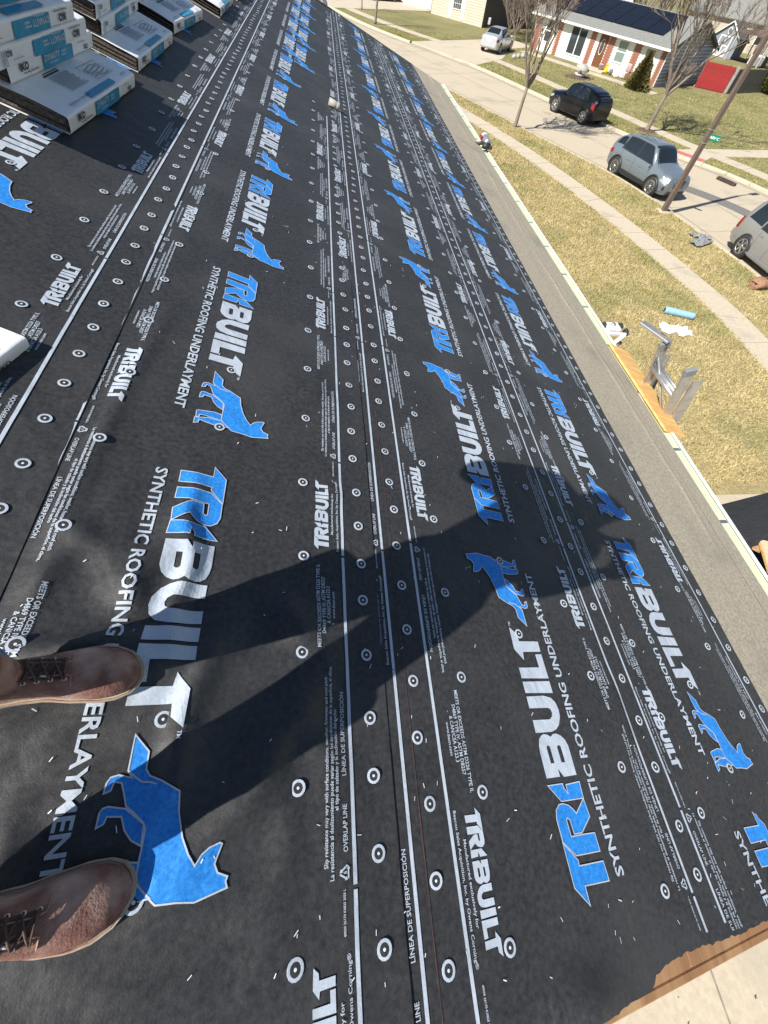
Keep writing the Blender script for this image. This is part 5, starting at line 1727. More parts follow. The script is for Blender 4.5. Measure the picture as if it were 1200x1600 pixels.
            for k in range(rim[1]):
                a = 2 * math.pi * k / rim[1]
                w = rim[2]
                mb.box((wheel_r * 0.08, -w * 0.7, 0.092), (wheel_r * 0.64, w * 0.7, 0.108), M=Matrix.Rotation(a, 4, 'Z'))
            mb.lathe([(0, 0.112), (wheel_r * 0.16, 0.110), (wheel_r * 0.17, 0.095)], 14)
            mb.build('rim', rim[0], wh)
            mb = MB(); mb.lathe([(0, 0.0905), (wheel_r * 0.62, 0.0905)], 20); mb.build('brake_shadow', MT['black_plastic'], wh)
    if plate:
        px, pz, w_ = plate
        sx = 1 if px > 0 else -1
        mb = MB(); mb.box((px - 0.008, -w_ / 2, pz - 0.075), (px + 0.008, w_ / 2, pz + 0.075), bev=0.004); mb.build('number_plate', MT['plate'], root)
    if extras: extras(root, patch, top, flank, side)
    return root


paint_blue = mat('paint steel blue', (0.175, 0.215, 0.25), (0.185, 0.225, 0.26), scale=2, rough=0.22, metal=0.3, coat=1.0)
paint_black = mat('paint black', (0.004, 0.0045, 0.007), rough=0.3, coat=0.5, spec=0.3)
paint_silver = mat('paint silver', (0.33, 0.33, 0.32), (0.35, 0.35, 0.34), scale=2, rough=0.34, metal=0.45, coat=0.7)
paint_sedan = mat('paint light silver', (0.50, 0.53, 0.57), rough=0.33, metal=0.3, coat=0.8)
paint_dark = mat('paint dark', (0.03, 0.032, 0.036), rough=0.3, metal=0.2, coat=0.9)


def suv_st(L, Hh, Wd, hood=0.98, nose=0.30, roof0=0.10, roof1=-0.40, rear=0.93, slope=0.0):
    h = L / 2; w = Wd / 2
    #      x        zl    wl        zm    wm        zb          wb        zt          wt        crown
    return [(-h, 0.42, w * 0.70, 0.60, w * 0.80, rear * 0.90, w * 0.78, rear * 0.93, w * 0.70, 0.02),
            (-h + 0.10, 0.30, w * 0.88, 0.58, w * 0.95, rear, w * 0.90, rear + 0.22, w * 0.72, 0.03),
            (-h + 0.34, 0.24, w * 0.95, 0.56, w * 1.0, rear + 0.03, w * 0.95, Hh - 0.13 - slope, w * 0.70, 0.03),
            (-h + 0.62, 0.22, w * 0.97, 0.55, w * 1.0, rear + 0.02, w * 0.955, Hh - 0.05 - slope * 0.55, w * 0.71, 0.03),
            (-h + 1.35, 0.20, w * 0.97, 0.55, w * 0.985, rear - 0.01, w * 0.945, Hh - 0.02 - slope * 0.1, w * 0.73, 0.03),
            (roof0 + 0.12, 0.20, w * 0.97, 0.55, w * 0.985, rear - 0.03, w * 0.945, Hh - 0.025, w * 0.73, 0.03),
            (roof0 + 0.42, 0.20, w * 0.97, 0.55, w * 0.985, rear - 0.04, w * 0.945, Hh - 0.10, w * 0.71, 0.03),
            (h - 1.18, 0.21, w * 0.97, 0.55, w * 0.99, rear - 0.05, w * 0.94, hood + 0.06, w * 0.78, 0.03),
            (h - 1.02, 0.21, w * 0.97, 0.56, w * 1.0, rear - 0.07, w * 0.935, hood, w * 0.82, 0.03),
            (h - 0.45, 0.22, w * 0.96, 0.56, w * 1.0, rear - 0.13, w * 0.92, hood - 0.09, w * 0.78, 0.03),
            (h - 0.14, 0.24, w * 0.88, 0.54, w * 0.93, 0.70, w * 0.86, hood - 0.13, w * 0.74, 0.02),
            (h - 0.03, 0.27, w * 0.82, 0.54, w * 0.88, 0.72, w * 0.82, hood - 0.20, w * 0.70, 0.02),
            (h, 0.34, w * 0.74, 0.52, w * 0.80, 0.66, w * 0.76, 0.74, w * 0.64, 0.01)]


def place(side_pt_rear, side_pt_front, halfw, visible_side, rear_off):
    "centre of the car from the ground points under the two visible wheels"
    a = Vector(side_pt_rear); b = Vector(side_pt_front)
    h = (b - a).normalized()
    right = Vector((h.y, -h.x))
    c = (a + b) / 2 + right * halfw * (-1 if visible_side == 'right' else 1)
    return (c.x, c.y, 0.0), (h.x, h.y)


# steel-blue crossover, front towards us
at, hd = place((14.98, 24.75), (15.78, 22.22), 0.80, 'right', 0)
st = suv_st(4.26, 1.63, 1.78, hood=1.05, rear=1.03, slope=0.10)


def kicks_x(root, patch, top, flank, side):
    mb = MB(); mb.box((2.115, -0.34, 0.52), (2.16, 0.34, 0.80), bev=0.03); mb.build('grille', MT['black_plastic'], root)
    mb = MB(); mb.box((2.06, -0.62, 0.26), (2.15, 0.62, 0.40), bev=0.03); mb.build('lower_bumper', MT['black_plastic'], root)
    for s in (-1, 1):
        mb = MB(); mb.tube([(2.165, s * 0.05, 0.56), (2.165, s * 0.26, 0.60), (2.13, s * 0.38, 0.82)], 0.012, 6); mb.build('chrome_trim', MT['chrome'], root)
        patch('fog_recess', lambda x, z: flank(x, z, s, 0.011), [(1.93, 0.42), (2.06, 0.44), (2.06, 0.60), (1.97, 0.56)], MT['black_plastic'], 5, 4)
        patch('rear_quarter_trim', lambda x, g: side(x, g, s, 0.008), [(-1.86, 0.25), (-1.35, 0.25), (-1.35, 0.85), (-1.75, 0.90)], MT['auto_glass'], 6, 4)


car('crossover_car', 'steel blue crossover parked on our side of the street, facing the camera', at, hd, st, paint_blue, 0.36, (-1.31, 1.31), 1.5,
    [[(-1.28, 0.14), (-0.34, 0.08), (-0.30, 0.92), (-1.20, 0.92)], [(-0.26, 0.08), (0.86, 0.10), (0.34, 0.92), (-0.22, 0.92)]],
    [[(0.36, -0.92), (0.98, -0.96), (0.98, 0.96), (0.36, 0.92)]], [[(-1.95, -0.85), (-1.60, -0.9), (-1.60, 0.9), (-1.95, 0.85)]],
    [([(1.62, 0.70), (2.03, 0.60), (2.06, 0.72), (1.70, 0.79)], MT['lamp_clear'])], [[(-2.05, 0.74), (-1.80, 0.80), (-1.80, 0.95), (-2.04, 0.90)]],
    [[(-0.98, 0.22), (0.98, 0.22), (0.98, 0.40), (-0.98, 0.42)]], (MT['chrome'], 10, 0.016), plate=(2.17, 0.47, 0.31), extras=kicks_x, mirrors=(0.80, 0.98), handles=([(-0.75, 0.80), (-0.58, 0.80), (-0.58, 0.825), (-0.75, 0.825)], [(0.1, 0.78), (0.27, 0.78), (0.27, 0.805), (0.1, 0.805)]))

# black crossover, rear towards us
at, hd = place((16.70, 33.80), (15.60, 36.10), 0.80, 'left', 0)
st = suv_st(4.10, 1.58, 1.78, hood=1.04, rear=1.04, slope=0.12)


def juke_x(root, patch, top, flank, side):
    mb = MB(); mb.box((-2.10, -0.62, 0.33), (-1.98, 0.62, 0.50), bev=0.03); mb.build('rear_bumper', MT['black_plastic'], root)
    mb = MB(); mb.box((-1.80, -0.53, 1.36), (-1.60, 0.53, 1.38), bev=0.01); mb.build('spoiler', paint_black, root)
    patch('tailgate_window', lambda x, f: top(x, f, 0.008), [(-1.99, -0.86), (-1.70, -0.9), (-1.70, 0.9), (-1.99, 0.86)], MT['auto_glass'])


car('black_crossover', 'small black crossover parked across the street beside the far kerb', at, hd, st, paint_black, 0.355, (-1.27, 1.27), 1.5,
    [[(-1.10, 0.25), (-0.36, 0.10), (-0.32, 0.90), (-0.95, 0.88)], [(-0.28, 0.10), (0.84, 0.10), (0.34, 0.92), (-0.24, 0.92)]],
    [[(0.36, -0.92), (0.90, -0.96), (0.90, 0.96), (0.36, 0.92)]], [],
    [([(1.60, 0.72), (1.95, 0.62), (1.97, 0.74), (1.66, 0.82)], MT['lamp_clear'])], [[(-1.99, 0.72), (-1.72, 0.78), (-1.60, 1.06), (-1.86, 1.04)]],
    [[(-0.95, 0.22), (0.95, 0.22), (0.95, 0.30), (-0.95, 0.31)]], (MT['chrome'], 7, 0.028), plate=(-2.02, 0.74, 0.31), extras=juke_x, mirrors=(0.78, 0.99))

# silver suv cut off by the right edge
at, hd = place((17.02, 16.30), (17.12, 13.50), 0.82, 'right', 0)
st = suv_st(4.88, 1.80, 1.87, hood=1.08, rear=1.06)


def envoy_x(root, patch, top, flank, side):
    for s in (-1, 1):
        mb = MB(); mb.box((-1.0, s * 0.93 - 0.07, 0.30), (1.05, s * 0.93 + 0.07, 0.345), bev=0.012); mb.build('running_board', MT['chrome'], root)
        mb = MB(); mb.tube([(-1.6, s * 0.56, 1.84), (0.1, s * 0.56, 1.86)], 0.018, 8); mb.build('roof_rail', MT['black_plastic'], root)
        patch('rear_side_window', lambda x, g: side(x, g, s), [(-2.05, 0.12), (-1.25, 0.10), (-1.20, 0.92), (-1.90, 0.92)], MT['auto_glass'])
    mb = MB(); mb.box((-2.50, -0.80, 0.42), (-2.34, 0.80, 0.64), bev=0.04); mb.build('rear_bumper', paint_silver, root)


car('silver_suv', 'silver sport utility car at the right edge, its rear wheel by the near kerb', at, hd, st, paint_silver, 0.375, (-1.40, 1.40), 1.6,
    [[(-1.10, 0.10), (-0.34, 0.08), (-0.30, 0.92), (-1.05, 0.92)], [(-0.24, 0.08), (0.95, 0.10), (0.36, 0.92), (-0.20, 0.92)]],
    [[(0.36, -0.92), (1.26, -0.96), (1.26, 0.96), (0.36, 0.92)]], [[(-2.25, -0.85), (-1.95, -0.9), (-1.95, 0.9), (-2.25, 0.85)]],
    [([(2.0, 0.78), (2.33, 0.70), (2.34, 0.86), (2.05, 0.92)], MT['lamp_clear'])], [[(-2.39, 0.72), (-2.20, 0.74), (-2.20, 1.12), (-2.34, 1.10)]],
    [], (MT['chrome'], 6, 0.045), plate=(-2.46, 0.80, 0.31), extras=envoy_x, mirrors=(0.98, 1.14), handles=([(-0.95, 0.92), (-0.78, 0.92), (-0.78, 0.96), (-0.95, 0.96)], [(0.05, 0.90), (0.22, 0.90), (0.22, 0.94), (0.05, 0.94)]))


# silver sedan on the driveway across the street
def sedan_st(L=4.6, Hh=1.46, Wd=1.79):
    h = L / 2; w = Wd / 2
    return [(-h, 0.40, w * 0.72, 0.58, w * 0.80, 0.86, w * 0.78, 0.92, w * 0.70, 0.02), (-h + 0.12, 0.28, w * 0.90, 0.56, w * 0.96, 0.92, w * 0.88, 1.03, w * 0.74, 0.02),
            (-h + 0.42, 0.22, w * 0.96, 0.55, w * 1.0, 0.94, w * 0.93, 1.06, w * 0.76, 0.02), (-h + 0.58, 0.21, w * 0.97, 0.55, w, 0.94, w * 0.94, 1.10, w * 0.74, 0.02),
            (-h + 1.18, 0.20, w * 0.97, 0.55, w * 0.99, 0.93, w * 0.94, Hh - 0.06, w * 0.66, 0.03), (-0.25, 0.20, w * 0.97, 0.55, w * 0.985, 0.91, w * 0.94, Hh - 0.02, w * 0.67, 0.03),
            (0.22, 0.20, w * 0.97, 0.55, w * 0.985, 0.90, w * 0.94, Hh - 0.05, w * 0.67, 0.03), (0.98, 0.20, w * 0.97, 0.55, w * 0.99, 0.88, w * 0.93, 1.0, w * 0.76, 0.03),
            (1.14, 0.20, w * 0.97, 0.55, w, 0.86, w * 0.92, 0.94, w * 0.80, 0.03), (h - 0.45, 0.22, w * 0.95, 0.54, w * 0.99, 0.78, w * 0.90, 0.85, w * 0.76, 0.02),
            (h - 0.12, 0.24, w * 0.86, 0.52, w * 0.92, 0.64, w * 0.84, 0.72, w * 0.68, 0.02), (h, 0.32, w * 0.7, 0.48, w * 0.76, 0.58, w * 0.72, 0.62, w * 0.6, 0.01)]


hv = Vector((0.60, 0.80)).normalized()
cs = Vector((15.45, 54.05)) + hv * 1.35
SED_Z = LZ + 0.024


def sed_x(root, patch, top, flank, side):
    for s in (-1, 1):
        patch('rear_taillight', lambda x, z: flank(x, z, s, 0.012), [(-2.29, 0.70), (-2.02, 0.74), (-2.02, 0.90), (-2.26, 0.88)], MT['lamp_red'], 5, 4)
    mb = MB(); mb.box((-2.31, -0.26, 0.70), (-2.27, 0.26, 0.86), bev=0.01); mb.build('plate_recess', MT['plate'], root)


SD = dict(side_wins=[[(-1.20, 0.12), (-0.38, 0.08), (-0.34, 0.90), (-0.95, 0.88)], [(-0.30, 0.08), (0.80, 0.10), (0.26, 0.90), (-0.26, 0.90)]], shield=[[(0.30, -0.92), (0.98, -0.95), (0.98, 0.95), (0.30, 0.92)]], rear_win=[[(-1.70, -0.90), (-1.16, -0.92), (-1.16, 0.92), (-1.70, 0.90)]])
car('silver_sedan', 'light silver sedan parked on the driveway across the street, tail towards us', (cs.x, cs.y, SED_Z), (hv.x, hv.y), sedan_st(), paint_sedan, 0.33, (-1.35, 1.35), 1.5,
    SD['side_wins'], SD['shield'], SD['rear_win'], [([(1.85, 0.60), (2.18, 0.54), (2.20, 0.66), (1.9, 0.72)], MT['lamp_clear'])], [], [], (MT['chrome'], 8, 0.02), plate=None, extras=sed_x, mirrors=(0.72, 0.95))
car('dark_car', 'dark car cut by the top edge on the driveway beyond the pole trees', (7.4, 79.0, SED_Z), (0.88, 0.47), sedan_st(), paint_dark, 0.33, (-1.35, 1.35), 1.5,
    SD['side_wins'], SD['shield'], SD['rear_win'], [], [[(-2.26, 0.70), (-2.05, 0.72), (-2.05, 0.88), (-2.22, 0.86)]], [], (MT['chrome'], 8, 0.02))


# ------------------------------------------------------------------ bare trees
def bare_tree(name, label, base, height, fork, seed, spread=0.5, r0=0.12, lean=(0, 0), depth=5, nmain=4, dens=1.0, droop=0.0, group=None, cat='tree', bark=None):
    rg = random.Random(seed)
    root = empty(name, base, 0, label, cat, group)
    tr = MB()
    pts = [Vector((lean[0] * t, lean[1] * t, fork * t)) + Vector((0.03 * noise.noise((t * 3, seed, 0)), 0.03 * noise.noise((t * 3, seed, 5)), 0)) for t in (0, 0.06, 0.3, 0.6, 1.0)]
    tr.tube(pts, [r0 * 1.5, r0 * 1.1, r0 * 0.95, r0 * 0.85, r0 * 0.78], 10)
    tr.build('trunk', bark or MT['bark'], root)
    br = MB()

    def grow(p, d, L, r, lv):
        n = 4
        P = [p]; rr = [r]
        q = p.copy(); dd = d.copy()
        for k in range(n):
            dd = (dd + Vector((rg.gauss(0, 0.10), rg.gauss(0, 0.10), rg.gauss(0.06 - droop, 0.06)))).normalized()
            q = q + dd * (L / n)
            P.append(q.copy()); rr.append(max(0.011, r * (1 - 0.5 * (k + 1) / n)))
        br.tube(P, rr, 6 if lv < 2 else 4 if lv < 4 else 3, cap=False)
        if lv >= depth: return
        kids = int(rg.choice((2, 3, 3, 4)) * dens + (1 if lv < 2 else 0))
        for k in range(kids):
            t = rg.uniform(0.35, 1.0) if k else 1.0
            i = min(n, max(1, int(t * n + 0.5)))
            a = Vector((rg.gauss(0, 1), rg.gauss(0, 1), rg.gauss(0.15, 0.5))).normalized()
            nd = (dd * 1.0 + a * (spread + 0.25 * rg.random())).normalized()
            grow(P[i], nd, L * rg.uniform(0.55, 0.82), rr[i] * rg.uniform(0.62, 0.88), lv + 1)
    top = pts[-1]
    for k in range(nmain):
        a = 2 * math.pi * (k + rg.random() * .6) / nmain
        d = Vector((math.cos(a) * 0.55, math.sin(a) * 0.55, 1.0)).normalized()
        grow(top - Vector((0, 0, 0.25 * fork * rg.random() * 0.6)), d, (height - fork) * 0.42, r0 * 0.72, 1)
    br.build('branches', bark or MT['bark_dark'], root)
    return root


bare_tree('street_tree', 'leafless young tree on our verge, its shadow falling over the street', (11.3, 30.94, LZ), 6.8, 1.75, 5, 0.42, 0.10, (0.10, 0.02), 6, 5, 1.0, group='leafless street trees')
bare_tree('street_tree', 'leafless tree in a mulch ring behind the steel blue car', (21.29, 33.47, LZ), 8.2, 1.9, 12, 0.5, 0.13, (0.12, -0.05), 6, 5, 1.0, group='leafless street trees')
bare_tree('street_tree', 'thin leafless tree trunk on the far verge near the top edge', (5.2, 60.66, LZ), 7.0, 3.0, 15, 0.4, 0.11, (0.2, 0), 4, 3, group='leafless street trees')
bare_tree('street_tree', 'slim leafless sapling on the far yard near the top edge', (4.36, 68.95, LZ), 6.0, 2.6, 18, 0.4, 0.06, (0.0, 0), 4, 3, group='leafless street trees')
bare_tree('bare_shrub', 'dense leafless brown shrub beside the dark wall behind the sedan', (20.6, 66.5, LZ), 6.2, 0.35, 22, 0.6, 0.06, (0, 0), 5, 14, 1.2, group='leafless shrubs', cat='shrub')
bare_tree('bare_shrub', 'tall leafless brown shrub at the left end of the brick house', (20.2, 62.6, LZ), 6.0, 0.35, 23, 0.55, 0.06, (0, 0), 5, 14, 1.2, group='leafless shrubs', cat='shrub')
bare_tree('bare_shrub', 'leafless brown shrub farthest back between the cream and brick houses', (24.0, 70.0, LZ), 6.5, 0.35, 24, 0.6, 0.06, (0, 0), 5, 12, 1.2, group='leafless shrubs', cat='shrub')
for k, (x, y, h_) in enumerate(((43.0, 76, 9.5), (47, 84, 10), (37, 71, 9), (59, 77, 10), (60, 90, 12), (33, 75, 9))):
    bare_tree('backyard_tree', ('leafless backyard tree left of the shed', 'leafless tree beyond the shed ridge', 'leafless tree behind the ridge of the brick house', 'leafless tree at the top right corner behind the canopy', 'far leafless tree beyond the rear roofs', 'leafless tree behind the solar roof')[k], (x, y, LZ), h_, h_ * 0.15, 40 + k, 0.5, 0.12, (0, 0), 5, 8, 1.2, group='leafless backyard trees')
mb = MB()
for i in range(28):
    a = 2 * math.pi * i / 28
mb.lathe([(0.0, 0.09), (0.35, 0.07), (0.62, 0.03), (0.72, 0.0)], 26)
o = mb.build('mulch_ring', MT['mulch'], None, Matrix.Translation((21.29, 33.47, LZ + 0.01)))
tag(o, 'dark mulch ring round the foot of the leafless tree', 'mulch')


def conifer(name, label, base, h, r, m, seed, cone=True, n=2600, cat='shrub', group=None):
    rg = random.Random(seed)
    root = empty(name, base, 0, label, cat, group)
    mb = MB(); mb.tube([(0, 0, 0), (0, 0, h * 0.8)], [0.05, 0.015], 6); mb.build('trunk', MT['bark'], root)
    mb = MB()
    for k in range(n):
        t = rg.random() ** (1.5 if cone else 1.0)
        z = 0.06 + t * (h - 0.06)
        prof = (1 - t) ** 0.8 * r * 1.1 if cone else r * math.sqrt(max(0, 1 - (2 * t - 1) ** 2))
        prof *= 0.82 + 0.45 * noise.noise((math.cos(k) * 2, z * 2.0, seed)) 
        a = rg.uniform(0, 6.283); rad = prof * (0.55 + 0.48 * math.sqrt(rg.random()))
        lump = 1 + 0.22 * noise.noise((math.cos(a) * 2.1, math.sin(a) * 2.1, z * 3 + seed))
        p = Vector((math.cos(a) * rad * lump, math.sin(a) * rad * lump, z))
        d = Vector((math.cos(a), math.sin(a), rg.uniform(-0.2, 1.0))).normalized()
        s = d.cross(Vector((rg.gauss(0, 1), rg.gauss(0, 1), rg.gauss(0, 1)))).normalized()
        L = rg.uniform(0.09, 0.20); w = rg.uniform(0.035, 0.07)
        mb.add([p - s * w, p + s * w, p + d * L], [(0, 1, 2)])
    mb.build('foliage', m, root)
    return root


conifer('conifer_shrub', 'cone shaped brownish evergreen shrub in front of the brick house', (26.6, 46.25, LZ), 2.1, 0.95, MT['evergreen'], 3, True, 9000)
conifer('evergreen_shrub', 'rounded yellow green evergreen by the wood fence at the right edge', (44.3, 52.4, LZ), 2.6, 1.6, MT['evergreen2'], 4, False, 9000)
# ------------------------------------------------------------------ houses across the street
def frameM(O, e1, e2):
    "local x along the front (e1), y into the house (e2), z up"
    return Matrix(((e1[0], e2[0], 0, O[0]), (e1[1], e2[1], 0, O[1]), (0, 0, 1, LZ), (0, 0, 0, 1)))


def hpart(name, m, par, boxes, M=None, bev=0.0):
    mb = MB()
    for lo, hi in boxes: mb.box(lo, hi, bev=bev)
    return mb.build(name, m, par, M)


# brick and white ranch house with solar panels; local x runs left along its front from the grey gable corner
h2 = tag(empty('ranch_house'), 'white and brick ranch house with solar panels on its grey roof', 'house', 'houses across the street')
h2.matrix_world = frameM((29.16, 48.10), (-0.5685, 0.8227), (0.8227, 0.5685))
FL, DP, EH, RH = 14.2, 8.9, 2.30, 3.72
hpart('wall', MT['white_paint'], h2, [((0.03, 0.0, 0), (FL, 0.22, EH)), ((0.03, DP - 0.22, 0), (FL, DP, EH)), ((FL - 0.22, 0.22, 0), (FL, DP - 0.22, EH))])
# gable end with grey lap siding, each board its own part
for k in range(17):
    z0 = k * 0.215
    if z0 < EH: y0, y1 = 0.0, DP
    else:
        t = (z0 + 0.1 - EH) / (RH - EH); y0, y1 = DP / 2 * t, DP - DP / 2 * t
    if y1 - y0 < 0.3: continue
    mb = MB(); mb.add([(0.0, y0, z0), (0.0, y1, z0), (-0.022, y1, z0 + 0.012), (-0.022, y0, z0 + 0.012), (0.0, y0, z0 + 0.213), (0.0, y1, z0 + 0.213)], [(0, 1, 2, 3), (3, 2, 5, 4), (0, 3, 4), (1, 5, 2), (0, 4, 5, 1)])
    mb.build('siding_board', MT['grey_siding'], h2)
    mb = MB(); mb.box((-0.034, y0 + 0.02, z0 + 0.002), (-0.0235, y1 - 0.02, z0 + 0.050)); mb.build('lip_highlight', MT['white_paint'], h2)  # white strip: sun grazing the board's lower lip, put in as colour
hpart('gable_wall', MT['grey_siding'], h2, [((0.004, 0.0, 0), (0.028, DP, EH))])
mb = MB(); mb.prism([(0.0, EH), (DP, EH), (DP / 2, RH - 0.03)], 0.005, 0.028, M=Matrix(((0, 0, 1, 0), (1, 0, 0, 0), (0, 1, 0, 0), (0, 0, 0, 1)))); mb.build('gable', MT['grey_siding'], h2)
sl = (RH - EH) / (DP / 2)


def roof_pt(x, y, up=0.0):
    z = EH + (y if y < DP / 2 else DP - y) * sl
    return (x, y, z + up)


mb = MB()
for ya, yb in ((-0.45, DP / 2), (DP + 0.45, DP / 2)):
    A_ = [roof_pt(-0.35, ya, 0.08), roof_pt(FL + 0.35, ya, 0.08), roof_pt(FL + 0.35, yb, 0.08), roof_pt(-0.35, yb, 0.08)]
    B_ = [(p[0], p[1], p[2] - 0.09) for p in A_]
    mb.add(A_ + B_, [(0, 1, 2, 3), (7, 6, 5, 4), (0, 4, 5, 1), (1, 5, 6, 2), (2, 6, 7, 3), (3, 7, 4, 0)])
rf = mb.build('roof', MT['roof_grey'], h2)
hpart('front_gutter', MT['white_paint'], h2, [((-0.36, -0.56, EH - 0.20), (FL + 0.36, -0.455, EH - 0.06))], bev=0.01)
hpart('soffit', MT['white_paint'], h2, [((-0.3, -0.45, EH - 0.10), (FL + 0.3, 0.0, EH - 0.08))])
hpart('downpipe', MT['white_paint'], h2, [((-0.09, -0.09, 0.05), (-0.035, -0.03, EH - 0.1))])
# dark rake trim on the gable
for ya, yb in ((-0.45, DP / 2), (DP + 0.45, DP / 2)):
    P0 = Vector(roof_pt(-0.37, ya, 0.0)); P1 = Vector(roof_pt(-0.37, yb, 0.0))
    mb = MB(); mb.add([P0 + Vector((0, 0, -0.14)), P1 + Vector((0, 0, -0.14)), P1 + Vector((0, 0, 0.06)), P0 + Vector((0, 0, 0.06)), P0 + Vector((-0.03, 0, -0.14)), P1 + Vector((-0.03, 0, -0.14)), P1 + Vector((-0.03, 0, 0.06)), P0 + Vector((-0.03, 0, 0.06))], [(0, 1, 2, 3), (7, 6, 5, 4), (0, 4, 5, 1), (3, 2, 6, 7)])
    mb.build('rake_trim', MT['trim_shade_grey'], h2)
# solar panels: two rows
for row in range(2):
    for k in range(7 if row == 0 else 7):
        y0 = 0.92 + row * 1.62; y1 = y0 + 1.56
        x0 = 1.55 + k * 1.66; x1 = x0 + 1.60
        P = [Vector(roof_pt(x0, y0, 0.17)), Vector(roof_pt(x1, y0, 0.17)), Vector(roof_pt(x1, y1, 0.17)), Vector(roof_pt(x0, y1, 0.17))]
        mb = MB(); Q = [p - Vector((0, 0, 0.05)) for p in P]
        mb.add(P + Q, [(3, 2, 1, 0), (0, 1, 5, 4), (1, 2, 6, 5), (2, 3, 7, 6), (3, 0, 4, 7)])
        sp = mb.build('solar_panel', MT['solar'], h2)
        if sp.data.polygons[0].normal.z < 0: sp.data.flip_normals()
# brick piers on the front, each laid of bricks in shared courses
brk = MB(); brk.box((-0.098, -0.03, 0.0), (0.098, 0.0, 0.058), bev=0.004)
BRK = brk.mesh('brick', MT['brick'])


def pier(xa, xb, z1=EH - 0.10, detail=True):
    par = hpart('brick_pier', MT['sidewalk'], h2, [((xa, -0.022, 0.0), (xb, -0.002, z1))])
    if not detail: return
    rows = int(z1 / 0.0767)
    for r_ in range(0, rows):
        x = xa + (0.05 if r_ % 2 else 0.15)
        while x + 0.09 < xb:
            o = link('brick', BRK, par); o.location = (x, -0.012, r_ * 0.0767 + 0.004); x += 0.208


for xa, xb in ((13.45, 14.2), (11.0, 11.55), (7.15, 7.72), (5.12, 5.78), (2.45, 3.15), (0.03, 0.50)): pier(xa, xb)


def win(x0, x1, z0, z1, m, mull=(), bars=()):
    w = hpart('window', MT['white_paint'], h2, [((x0 - 0.09, -0.05, z0 - 0.09), (x0, 0.0, z1 + 0.09)), ((x1, -0.05, z0 - 0.09), (x1 + 0.09, 0.0, z1 + 0.09)), ((x0, -0.05, z0 - 0.09), (x1, 0.0, z0)), ((x0, -0.05, z1), (x1, 0.0, z1 + 0.09))])
    hpart('pane', m, w, [((x0, -0.018, z0), (x1, -0.008, z1))])
    for z in mull: hpart('sash_bar', MT['white_paint'], w, [((x0, -0.045, z - 0.035), (x1, -0.0185, z + 0.035))])
    for x in bars: hpart('mullion', MT['white_paint'], w, [((x - 0.05, -0.047, z0), (x + 0.05, -0.0188, z1))])


win(3.75, 4.64, 0.78, 1.98, MT['win_shade'], (1.36,))
win(1.05, 1.90, 0.78, 1.95, MT['win_shade'], (1.36,))
win(8.15, 9.85, 0.42, 2.03, MT['win_glass'], (), (9.0,))
win(12.0, 12.8, 0.70, 2.0, MT['win_glass'], (1.36,))
dr_ = hpart('front_door', MT['door_wood'], h2, [((5.82, -0.03, 0.12), (6.70, 0.0, 2.08))])
mb = MB(); mb.lathe([(0.0, 0.006), (0.17, 0.006), (0.17, 0.0)], 24, M=Matrix.Translation((6.26, -0.031, 1.32)) @ Matrix.Rotation(R(90), 4, 'X') @ Matrix.Diagonal((1, 2.6, 1, 1))); mb.build('oval_glass', MT['win_glass'], dr_)
mb = MB(); mb.tube([(6.26 + 0.19 * math.cos(a), -0.04, 1.32 + 0.46 * math.sin(a)) for a in [2 * math.pi * k / 24 for k in range(25)]], 0.022, 6, cap=False); mb.build('oval_trim', MT['white_paint'], dr_)
mb = MB(); mb.lathe([(0, 0.05), (0.03, 0.04), (0.03, 0.0)], 10, M=Matrix.Translation((5.92, -0.03, 1.05)) @ Matrix.Rotation(R(90), 4, 'X')); mb.build('handle', MT['eyelet'], dr_)
hpart('door_step', MT['sidewalk'], h2, [((4.6, -1.3, 0.0), (7.4, -0.03, 0.10))])

# small things along the front wall
def on_h2(x, y, z=0): return h2.matrix_world @ Vector((x, y, z))


pot = empty('planter', on_h2(5.35, -0.55, 0.10), 0, 'round stone planter beside the brown front door', 'planter')
part('bowl', MT['stone'], pot, lambda b: b.lathe([(0, 0), (0.13, 0), (0.20, 0.32), (0.22, 0.34), (0.19, 0.34), (0.17, 0.28), (0, 0.28)], 16))
part('soil', MT['mulch'], pot, lambda b: b.lathe([(0, 0.285), (0.168, 0.285)], 14))
ys = empty('lawn_ornament', on_h2(4.62, -0.7), R(20), 'bright yellow duck shaped lawn ornament below the window', 'lawn ornament')
part('body', MT['yellow'], ys, lambda b: b.loft([[(r_ * math.cos(a) * 0.6, r_ * math.sin(a), z) for a in [2 * math.pi * k / 12 for k in range(12)]] for z, r_ in ((0.0, 0.10), (0.08, 0.20), (0.22, 0.22), (0.34, 0.16), (0.42, 0.12), (0.50, 0.15), (0.60, 0.13), (0.66, 0.05))]))
part('beak', MT['brick'], ys, lambda b: b.tube([(-0.05, 0, 0.53), (-0.16, 0, 0.52)], [0.05, 0.01], 8))
bench = empty('garden_chair', on_h2(2.75, -0.85), R(-55), 'white wrought garden chair by the brick pier and cone shrub', 'chair')
part('seat', MT['white_paint'], bench, lambda b: b.box((-0.3, -0.25, 0.40), (0.3, 0.25, 0.44), bev=0.01))
part('backrest', MT['white_paint'], bench, lambda b: [b.tube([(-0.3 + 0.1 * k, 0.25, 0.44), (-0.3 + 0.1 * k, 0.32, 0.92)], 0.016, 6) for k in range(7)] and b.tube([(-0.32, 0.32, 0.92), (0.32, 0.32, 0.92)], 0.02, 6))
for sx in (-0.27, 0.27):
    for sy in (-0.22, 0.22): part('leg', MT['white_paint'], bench, lambda b: b.tube([(sx, sy, 0.40), (sx * 1.1, sy * 1.1, 0)], 0.02, 6))
rock = empty('garden_boulder', on_h2(3.35, -0.85), 0, 'pale cream boulder on the grass beside the garden chair', 'boulder')
